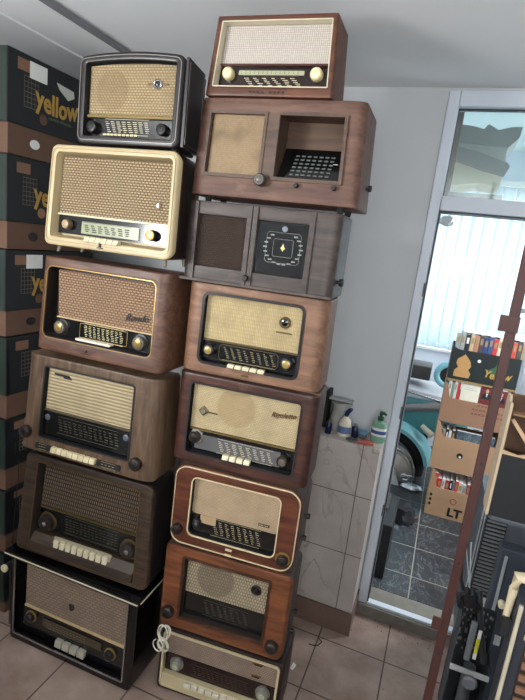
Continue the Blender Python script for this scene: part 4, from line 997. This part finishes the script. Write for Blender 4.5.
# ------------------------------------------------------------------ banana boxes on the left
LID = plain('black_green_lid', (13,16,19), .6, var=.2, scale=6); LIDG = plain('green_lid_end', (20,38,30), .6, var=.3, scale=9)
TRAY = plain('kraft_tray', (96,70,54), .8, var=.12, bump=.1)
tops = [2.343,1.98,1.63,1.283,.935,.612,.31]
labs = ['topmost banana box reading Yellow, beside the black radio near the ceiling','second banana box from the top, beside the cream radio','banana box third from the top with a white sticker, beside the reddish walnut radio','banana box fourth from the top, left of the ribbed-cloth radio','banana box third from the floor, left of the dark walnut radio','banana box second from the floor in the dark corner','lowest banana box on the floor behind the black lacquered radio']
for i, zt in enumerate(tops):
    zb = tops[i+1] if i < 6 else 0
    h = zt-zb-.003; z0 = zb+.0015; dx = [0,.0,-.004,.004,.0,.003,0][i]
    t = thing('banana_box', labs[i], 'box', (-1.60+dx, 1.45, z0), 0, 'banana boxes along the left wall')
    bm = new(); box(bm, -.385,.008,0,-.006,.49,h*.99, bev=.003); link('tray', bm, TRAY, t)
    lh = h*.30 if i < 6 else .06
    bm = new(); box(bm, -.395,0,lh,0,.50,h, bev=.004); ld = link('lid', bm, LID, t)
    bm = new(); box(bm, -.39,-.0012,lh+.004,-.003,.0,h-.004); e_ = link('green_end', bm, LIDG, ld)
    bm = new(); box(bm, -.075,-.0025,h*.80,-.04,-.001,h*.93); link('gold_crest', bm, plain('crest_gold', (150,130,75), .5), ld)
    # writing on the long side that faces the room
    if i < 4:
        zc = lh+(h-lh)*.44
        text_obj('lettering', 'yellow', .105, YEL, ld, (.0008, .245, zc-.005), rot=(PI/2, 0, PI/2), ext=.0004, bold=.003, arc=1.2, squash=.82)
        text_obj('small_lettering', 'PREMIUM BANANAS', .014, plain('dull_green_print', (95,110,80), .6), ld, (.0008, .26, zc-.052), rot=(PI/2, 0, PI/2), ext=.0003, arc=-.6)
    bm = new()
    for k in range(7): box(bm, .0, .075, lh+(h-lh)*(.28+.07*k), .0009, .145, lh+(h-lh)*(.28+.07*k)+.0022)
    for k in range(5): box(bm, .0, .075+k*.017, lh+(h-lh)*.28, .0009, .0765+k*.017, lh+(h-lh)*.72)
    link('table_print', bm, plain('grey_table_print', (100,92,82), .6), ld)
    bm = new(); box(bm, .0,.045,lh+(h-lh)*.76,.0007,.11,h-.02); link('brown_patch', bm, plain('brown_patch', (125,92,70), .6), ld)
    if i in (0, 2, 4):
        bm = new(); box(bm, .001,.10,lh+(h-lh)*.70,.0018,.185,lh+(h-lh)*.93); link('sticker', bm, PAPER if i != 4 else GB2, ld)
    if i == 0:
        bm = new(); prism(bm, [(.235,h*.86),(.33,h*.84),(.335,h*.77),(.30,h*.72),(.25,h*.80)], .0005, .0015, 'yz'); link('hand_hole', bm, plain('pale_hole', (190,190,180), .7), ld)
    bm = new(); lathe(bm, [(.020,0),(.020,.0015)], (0.0,.17,lh+(h-lh)*.18), 'x', 16); link('round_hole', bm, CARD2 if i % 2 else TRAY, ld)
    bm = new(); lathe(bm, [(.022,0),(.022,.0015)], (-.006,.135,lh*.5), 'x', 18, (1.1,.8)); link('tray_hole', bm, PAPER if i == 0 else BLK, t)
# hanging thin cable and a tube with a white cap
bm = new(); tube(bm, [at(19,430,Y=1.447),at(16,442,Y=1.445),at(15,455,Y=1.446),at(19,463,Y=1.449),at(18,480,Y=1.447),Vector((-1.55,1.446,.4)),Vector((-1.55,1.446,.002))], .0018, 6); o = link('thin_cable', bm, BLK, None, True); tag(o, 'thin black cable hanging between the banana boxes and the left radios', 'cable')
a = at(6,568,Y=1.40)
t = thing('capped_tube', 'short dark tube with a round white cap left of the black lacquered radio', 'tube', (a.x-.004, 1.40, 0))
bm = new(); lathe(bm, [(.013,.0),(.013,.04)], (0,0,a.z), 'y', 18); tube(bm, [(0,.03,0),(0,.03,a.z)], .007, 8); link('body', bm, BLKM, t, True)
bm = new(); lathe(bm, [(.0165,.0),(.0165,-.008),(.013,-.011)], (0,0,a.z), 'y', 20); link('cap', bm, IVORY, t, True)

# small debris on the floor
a = at(293,667,Z=.0)
bm = new(); prism(bm, [(a.x-.008,a.y-.015),(a.x+.004,a.y-.018),(a.x+.010,a.y+.012),(a.x-.005,a.y+.02)], .0005, .006, 'xy'); o = link('paper_scrap', bm, PAPER, None); tag(o, 'white scrap of paper on the tiles right of the radios', 'paper')
a = at(316,645,Z=.003)
bm = new(); tube(bm, [a+Vector((-.03,-.01,0)),a+Vector((-.01,-.012,.004)),a+Vector((.01,.002,.002)),a+Vector((.02,.03,.001)),a+Vector((.0,.045,.001))], .0022, 6); o = link('wire_scrap', bm, BLKM, None, True); tag(o, 'dark bit of wire on the tiles at the foot of the ledge', 'wire')
rnd = random.Random(9); bm = new()
for i in range(60):
    x_ = rnd.uniform(-.7,.4) if i < 30 else rnd.uniform(-.12,.3); y_ = rnd.uniform(1.4,2.2) if i < 30 else rnd.uniform(2.2,2.268)
    s_ = rnd.uniform(.0015,.004); box(bm, x_,y_,.0003,x_+s_,y_+s_*1.3,s_)
o = link('crumbs', bm, plain('dirt', (80,68,58), .9), None); tag(o, 'crumbs of dirt scattered on the beige tiles', 'dirt', kind='stuff')

# ------------------------------------------------------------------ RACK AND MACHINES AT THE RIGHT
RUST = plain('rust_red_paint', (60,29,24), .6, var=.25, scale=14, bump=.3)
YP = 1.15
pa = at(468,520,Y=YP)
rk = thing('metal_rack', 'rust red upright pole of a metal rack holding machines at the right', 'rack', (0,0,0))
bm = new(); box(bm, pa.x-.010,YP-.008,0,pa.x+.010,YP+.008,2.30, bev=.002)
link('upright', bm, RUST, rk)
for (p0, p1, py) in ((499,520,322),(432,442,621)):
    a, b = at(p0, py, Y=YP-.010), at(p1, py, Y=YP-.010); bm = new(); box(bm, a.x,YP-.012,a.z-.018,b.x,YP-.0085,a.z+.016, bev=.001)
    link('bracket', bm, RUST, rk)
for z in (1.62,1.35,1.1,.85): 
    bm = new(); lathe(bm, [(.0035,0),(.0035,-.001)], (pa.x,YP-.0085,z), 'y', 10); link('bolt_hole', bm, BLKM, rk)
SX0 = pa.x+.014
# lower shelf the machines stand on, upper shelf under the black box
bm = new(); box(bm, SX0+.01,.62,.50,1.0,1.36,.518, bev=.002); box(bm, .26,1.36,.50,1.0,1.98,.518, bev=.002); link('shelf', bm, STEEL, rk)
bm = new()
for x_, y_ in ((.985,.63),(.985,1.96)): box(bm, x_-.012,y_-.012,0,x_+.012,y_+.012,2.30)
link('rear_uprights', bm, RUST, rk)
bm = new(); box(bm, .262,1.94,0,.286,1.965,.50); link('leg', bm, RUST, rk)
x0_ = at(482,553,Y=1.48).x-.006
bm = new(); box(bm, x0_+.006,1.482,1.065,.985,1.70,1.078, bev=.001); link('shelf', bm, STEEL, rk)

def MX(px, py, Y): return at(px, py, Y=Y)
# open black cardboard box on the upper shelf
Yb = 1.48
bl_ = MX(482,553,Yb); tl_ = MX(498,453,Yb)
x0 = bl_.x-.008; z0 = 1.0785; hz = tl_.z-z0
bl_0 = x0
t = thing('cardboard_box', 'open cardboard box with black front and torn brown rim on the rack at right', 'box', (bl_0, Yb, z0))
DKBR = plain('box_inner', (92,68,50), .85, var=.15); 
ht = MX(510,403,Yb).z-z0; DP = .09
bm = new(); box(bm, 0,0,0,.46,.008,hz, bev=.001); link('front_wall', bm, plain('black_cardboard', (26,27,29), .75), t)
bm = new(); prism(bm, [(0,0),(DP,0),(DP,ht+.01),(.07,ht),(.05,ht+.014),(.03,ht-.004),(0,ht),(-.004,hz+.05),(0,hz)], -.008, -.0005, 'yz'); link('side_wall', bm, plain('pale_card_edge', (185,165,138), .8, bump=.3, var=.15), t)
bm = new(); box(bm, 0,.009,0,.004,DP-.01,ht-.01); link('inner_side', bm, DKBR, t)
bm = new(); box(bm, 0,DP-.008,0,.46,DP,ht+.01); link('back_wall', bm, DKBR, t)
bm = new(); box(bm, .452,.009,0,.46,DP-.009,ht); link('side_wall', bm, DKBR, t)
bm = new(); box(bm, .005,.009,0,.451,DP-.009,.006); link('bottom', bm, DKBR, t)
bm = new(); prism(bm, [(.004,ht-.05),(.012,ht-.045),(.11,hz-.01),(.095,hz-.012)], .012, .018); link('torn_flap', bm, plain('kraft_flap', (190,160,125), .8), t)
bm = new(); prism(bm, [(.0,hz+.0005),(.46,hz+.0005),(.46,hz+.006),(.09,hz+.004),(.06,hz+.012),(.04,hz+.005),(.0,hz+.012)], .001, .007); link('torn_edge', bm, plain('kraft_flap', (190,160,125), .8), t)
bm = new(); box(bm, .012,DP-.04,ht-.045,.451,DP-.009,ht-.04); link('inner_flap', bm, CARD, t)

# grey metal amplifier with slatted vent
def machine(name, label, cat, px0, py0, px1, py1, Y, depth, zb=.5185):
    a = MX(px0, py0, Y); b = MX(px1, py1, Y)
    return thing(name, label, cat, (a.x, Y, zb)), b.x-a.x, a.z-zb
def slats(parent, name, x0, x1, z0, z1, y, n, mat, th=.004, frac=.5):
    bm = new(); dz = (z1-z0)/n
    for i in range(n): box(bm, x0,y-th,z0+dz*i,x1,y,z0+dz*(i+frac))
    return link(name, bm, mat, parent)
t, w_, h_ = machine('vented_cabinet', 'grey metal cabinet with dark horizontal vent slats below the black box', 'machine', 478,555,503,560, 1.66, .2)
o0 = MX(471,560,1.66); t.location = (o0.x, 1.66, .5185)
h_ = 1.045-.5185
v0, v1, p0, p1 = MX(485,594,1.66).z-.5185, MX(490,556,1.66).z-.5185, MX(481,609,1.66).z-.5185, MX(481,596,1.66).z-.5185
bm = new(); box(bm, 0,0,0,.20,.22,h_, bev=.004); link('body', bm, STEEL, t)
bm = new(); box(bm, .018,-.002,p0-.01,.080,.001,h_-.02); link('vent_recess', bm, BLKM, t)
slats(t, 'vent_slats', .020,.078,v0,h_-.03,-.002, 22, plain('slat_grey', (130,132,135), .4, .4), .004, .42)
bm = new(); box(bm, .014,-.007,p0,.072,-.0022,p1); link('label_plate', bm, plain('grey_plate', (165,165,165), .5), t)
for x_ in (.002, .010):
    bm = new(); box(bm, x_,-.005,.02,x_+.003,.001,h_-.01); link('edge_strip', bm, plain('bright_strip', (190,198,200), .3, .5), t)

# tall dark appliance with white strip
t, w_, h_ = machine('tall_appliance', 'dark grey appliance with a bright vertical metal strip, right of the vent slats', 'machine', 499,560,520,565, 1.44, .2)
h_ = 1.01-.5185
v0 = MX(489,640,1.44).z-.5185
bm = new(); box(bm, 0,0,0,.12,.05,h_, bev=.004); link('body', bm, plain('slate_grey', (62,68,78), .5, .3, var=.2), t)
bm = new(); box(bm, .012,-.004,v0,.020,.001,h_-.02, bev=.001); link('bright_strip', bm, plain('bright_strip', (190,198,200), .3, .5), t)
q = MX(502,607,1.42)-Vector(t.location)
bm = new(); lathe(bm, [(.010,0),(.010,-.016),(.007,-.02)], (q.x,0,q.z), 'y', 20); link('knob', bm, IVORY, t, True)
q = MX(497,640,1.44)-Vector(t.location)
bm = new(); box(bm, q.x-.008,-.004,q.z-.015,q.x+.008,.001,q.z+.015); link('switch_plate', bm, plain('grey_plate', (165,165,165), .5), t)

# brown grille radio lying nearest
aX = MX(494,697,1.02).x
t = thing('grille_radio', 'radio with brown slatted grille and cream trim at the lower right corner', 'radio', (aX, 1.02, .5185))
h_ = MX(515,602,1.02).z-.5185
bm = new(); box(bm, 0,0,0,.42,.05,h_, bev=.004); link('body', bm, plain('slate_blue_grey', (42,45,52), .5, var=.15), t)
bm = new(); box(bm, .002,-.006,0,.010,.001,h_-.002, bev=.002); link('cream_trim', bm, plain('cream_trim', (176,168,145), .4), t)
bm = new(); box(bm, .030,-.002,.01,.40,.001,h_-.075); g_ = link('grille_recess', bm, plain('grille_dark', (40,28,24), .7), t)
slats(t, 'grille_slats', .032,.398,.012,h_-.08,-.0022, 18, plain('grille_brown', (122,88,66), .5), .006, .5)
bm = new(); box(bm, .024,-.006,h_-.074,.40,.001,h_-.064, bev=.002); link('cream_trim', bm, plain('cream_trim', (176,168,145), .4), t)
def KG(px, py): return MX(px, py, 1.045)-Vector((aX, 1.02, .5185))
a, b, c, d_ = KG(506,616), KG(514,588), KG(518,577), KG(532,580)
bm = new(); tube(bm, [a, b, c, d_], [.007,.009,.012,.012], 12); lathe(bm, [(.006,-.02),(.006,.004)], (a.x+.003,.03,a.z-.004), 'z', 8); link('handle', bm, plain('cream_handle', (190,176,146), .4), t, True)
bm = new(); box(bm, a.x-.006,.012,h_-.09,a.x+.05,.04,a.z+.004); link('handle_bracket', bm, BLKM, t)

# open chassis with motor and yellow tag
CH_ = plain('chassis_grey', (95,98,100), .45, .4)
YC = 1.22
c0 = MX(450,664,YC); c1 = MX(489,679,YC)
t = thing('open_chassis', 'open metal chassis with black motor, grey arm and yellow tag beside the red pole', 'machine', (c0.x, YC, .5185))
def K(px, py, Y=YC): return MX(px, py, Y)-Vector((c0.x, YC, .5185))
zt = c0.z-.5185; w_ = c1.x-c0.x; zT = K(470,620).z
DC = .07
bm = new(); box(bm, 0,0,0,w_,DC,.08, bev=.004); link('base', bm, plain('dark_base', (58,58,60), .6), t)
bm = new(); box(bm, 0,-.004,zt-.010,w_,.004,zt+.002, bev=.001); link('cross_bar', bm, plain('grey_plate', (165,165,165), .5), t)
bm = new(); box(bm, 0,.0045,.08,.003,DC,zT); link('side_plate', bm, plain('dark_side_plate', (48,52,56), .6), t)
bm = new(); box(bm, w_-.003,.0045,.08,w_,DC,zt+.03); link('side_plate', bm, plain('dark_side_plate', (48,52,56), .6), t)
bm = new(); box(bm, .004,DC-.006,.08,w_-.004,DC,zT); link('back_plate', bm, plain('dark_plate', (34,36,38), .6, var=.4, scale=60), t)
bm = new(); rnd = random.Random(6)
for i in range(70):
    x_, z_ = rnd.uniform(.006,w_-.012), rnd.uniform(zt+.01,zT-.01); s_ = rnd.uniform(.002,.005); box(bm, x_,DC-.012,z_,x_+s_,DC-.006,z_+s_*1.4)
CMP = link('components', bm, plain('component_grey', (140,140,138), .4, .5), t)
a, b = K(464,663), K(463,622)
bm = new(); box(bm, a.x-.002,.01,a.z,a.x+.013,.022,b.z, bev=.003); link('arm', bm, plain('arm_grey', (105,108,112), .5), t)
a, m_, b = K(484,668), K(481,640), K(484,598)
bm = new(); tube(bm, [(a.x,.02,a.z),(m_.x,.02,m_.z),(b.x-.008,.03,b.z)], [.010,.008,.006], 10); link('lever', bm, plain('dark_lever', (60,62,66), .4, .4), t, True)
a, b = K(474,663), K(474,632)
bm = new(); box(bm, a.x-.004,.012,a.z,a.x+.004,.018,b.z); tg = link('tag_strip', bm, PAPER, t)
a, b = K(475,656), K(475,641)
bm = new(); box(bm, a.x-.0035,.0095,a.z,a.x+.0045,.0118,b.z); link('yellow_tag', bm, plain('yellow_tag', (205,200,40), .5), tg)
m_ = K(469,608)
bm = new(); lathe(bm, [(.020,.0),(.024,-.015),(.019,-.024)], (m_.x,.05,m_.z), 'y', 20)
for k in range(6): lathe(bm, [(.008,.0),(.008,-.03)], (m_.x+.022*math.cos(k*1.9),.045,m_.z+.02*math.sin(k*1.9)), 'y', 10)
a, b = K(461,590), K(463,562)
tube(bm, [(m_.x-.01,.05,m_.z),(a.x,.05,a.z),(b.x,.055,b.z)], .0045, 8)
link('motor', bm, BLK, t, True)
a = K(469,680)
bm = new(); lathe(bm, [(.019,0),(.019,-.012),(.014,-.016)], (a.x,0,a.z), 'y', 24); link('dial_knob', bm, plain('arm_grey', (105,108,112), .5), t, True)
bm = new(); lathe(bm, [(.016,.08),(.016,zt-.012)], (a.x,.035,0), 'z', 18); link('drum', bm, CH_, t, True)
for p_ in ((466,550),(472,556)):
    a, b = K(470,603), K(*p_); bm = new(); tube(bm, [(a.x,.06,a.z),(b.x,.065,b.z)], .0016, 6); link('rod', bm, plain('bright_strip', (190,198,200), .3, .5), t)
# grey rounded casing at the bottom, beside the pole
CMP['kind'] = 'stuff'
t = thing('rounded_casing', 'rounded grey casing at the bottom of the picture, right of the red pole', 'machine', (MX(441,700,1.06).x, 1.06, .5185))
bm = new(); lathe(bm, [(.05,-.04),(.055,-.03),(.055,.03),(.05,.04)], (.045,.06,.056), 'y', 28, (.66,1)); box(bm, .012,.02,0,.070,.10,.05, bev=.004); link('casing', bm, plain('casing_grey', (110,110,102), .5), t, True)

# ------------------------------------------------------------------ LIGHT
W = bpy.data.worlds.new('World'); S.world = W; W.use_nodes = True
bgn = W.node_tree.nodes['Background']; bgn.inputs[0].default_value = (.80,.90,1.0,1); bgn.inputs[1].default_value = 1.6
def area(name, loc, tgt, sx_, sy_, e, col):
    l = bpy.data.lights.new(name, 'AREA'); l.shape = 'RECTANGLE'; l.size = sx_; l.size_y = sy_; l.energy = e; l.color = col
    o = bpy.data.objects.new(name, l); COL.objects.link(o); o.location = loc
    o.rotation_euler = (Vector(tgt)-Vector(loc)).to_track_quat('-Z', 'Y').to_euler(); return o
area('daylight_left_window', (-2.05,-.60,1.86), (-1.05,.9,3.15), .72, .65, 80, (.99,.99,.985))
area('rear_fill_light', (.60,-1.56,1.90), (.3,1.0,4.0), 1.4, .8, 88, (.97,.985,1))  # added fill lamp in front of the solid rear wall, tilted toward the ceiling
area('daylight_back_room', (.05,YB+.35,1.7), (.05,2.3,1.4), 2.6, 1.5, 150, (.98,.99,1))
area('back_room_side_fill', (XR1+.05,3.1,1.7), (0,3.3,.9), 1.0, 1.3, 60, (.97,.98,1))  # added lamp in an unseen wall opening, brightens the back room interior
S.view_settings.view_transform = 'Standard'; S.view_settings.look = 'None'; S.view_settings.gamma = 1
S.view_settings.exposure = -.08
try: S.view_settings.use_curve_mapping = False
except Exception: pass
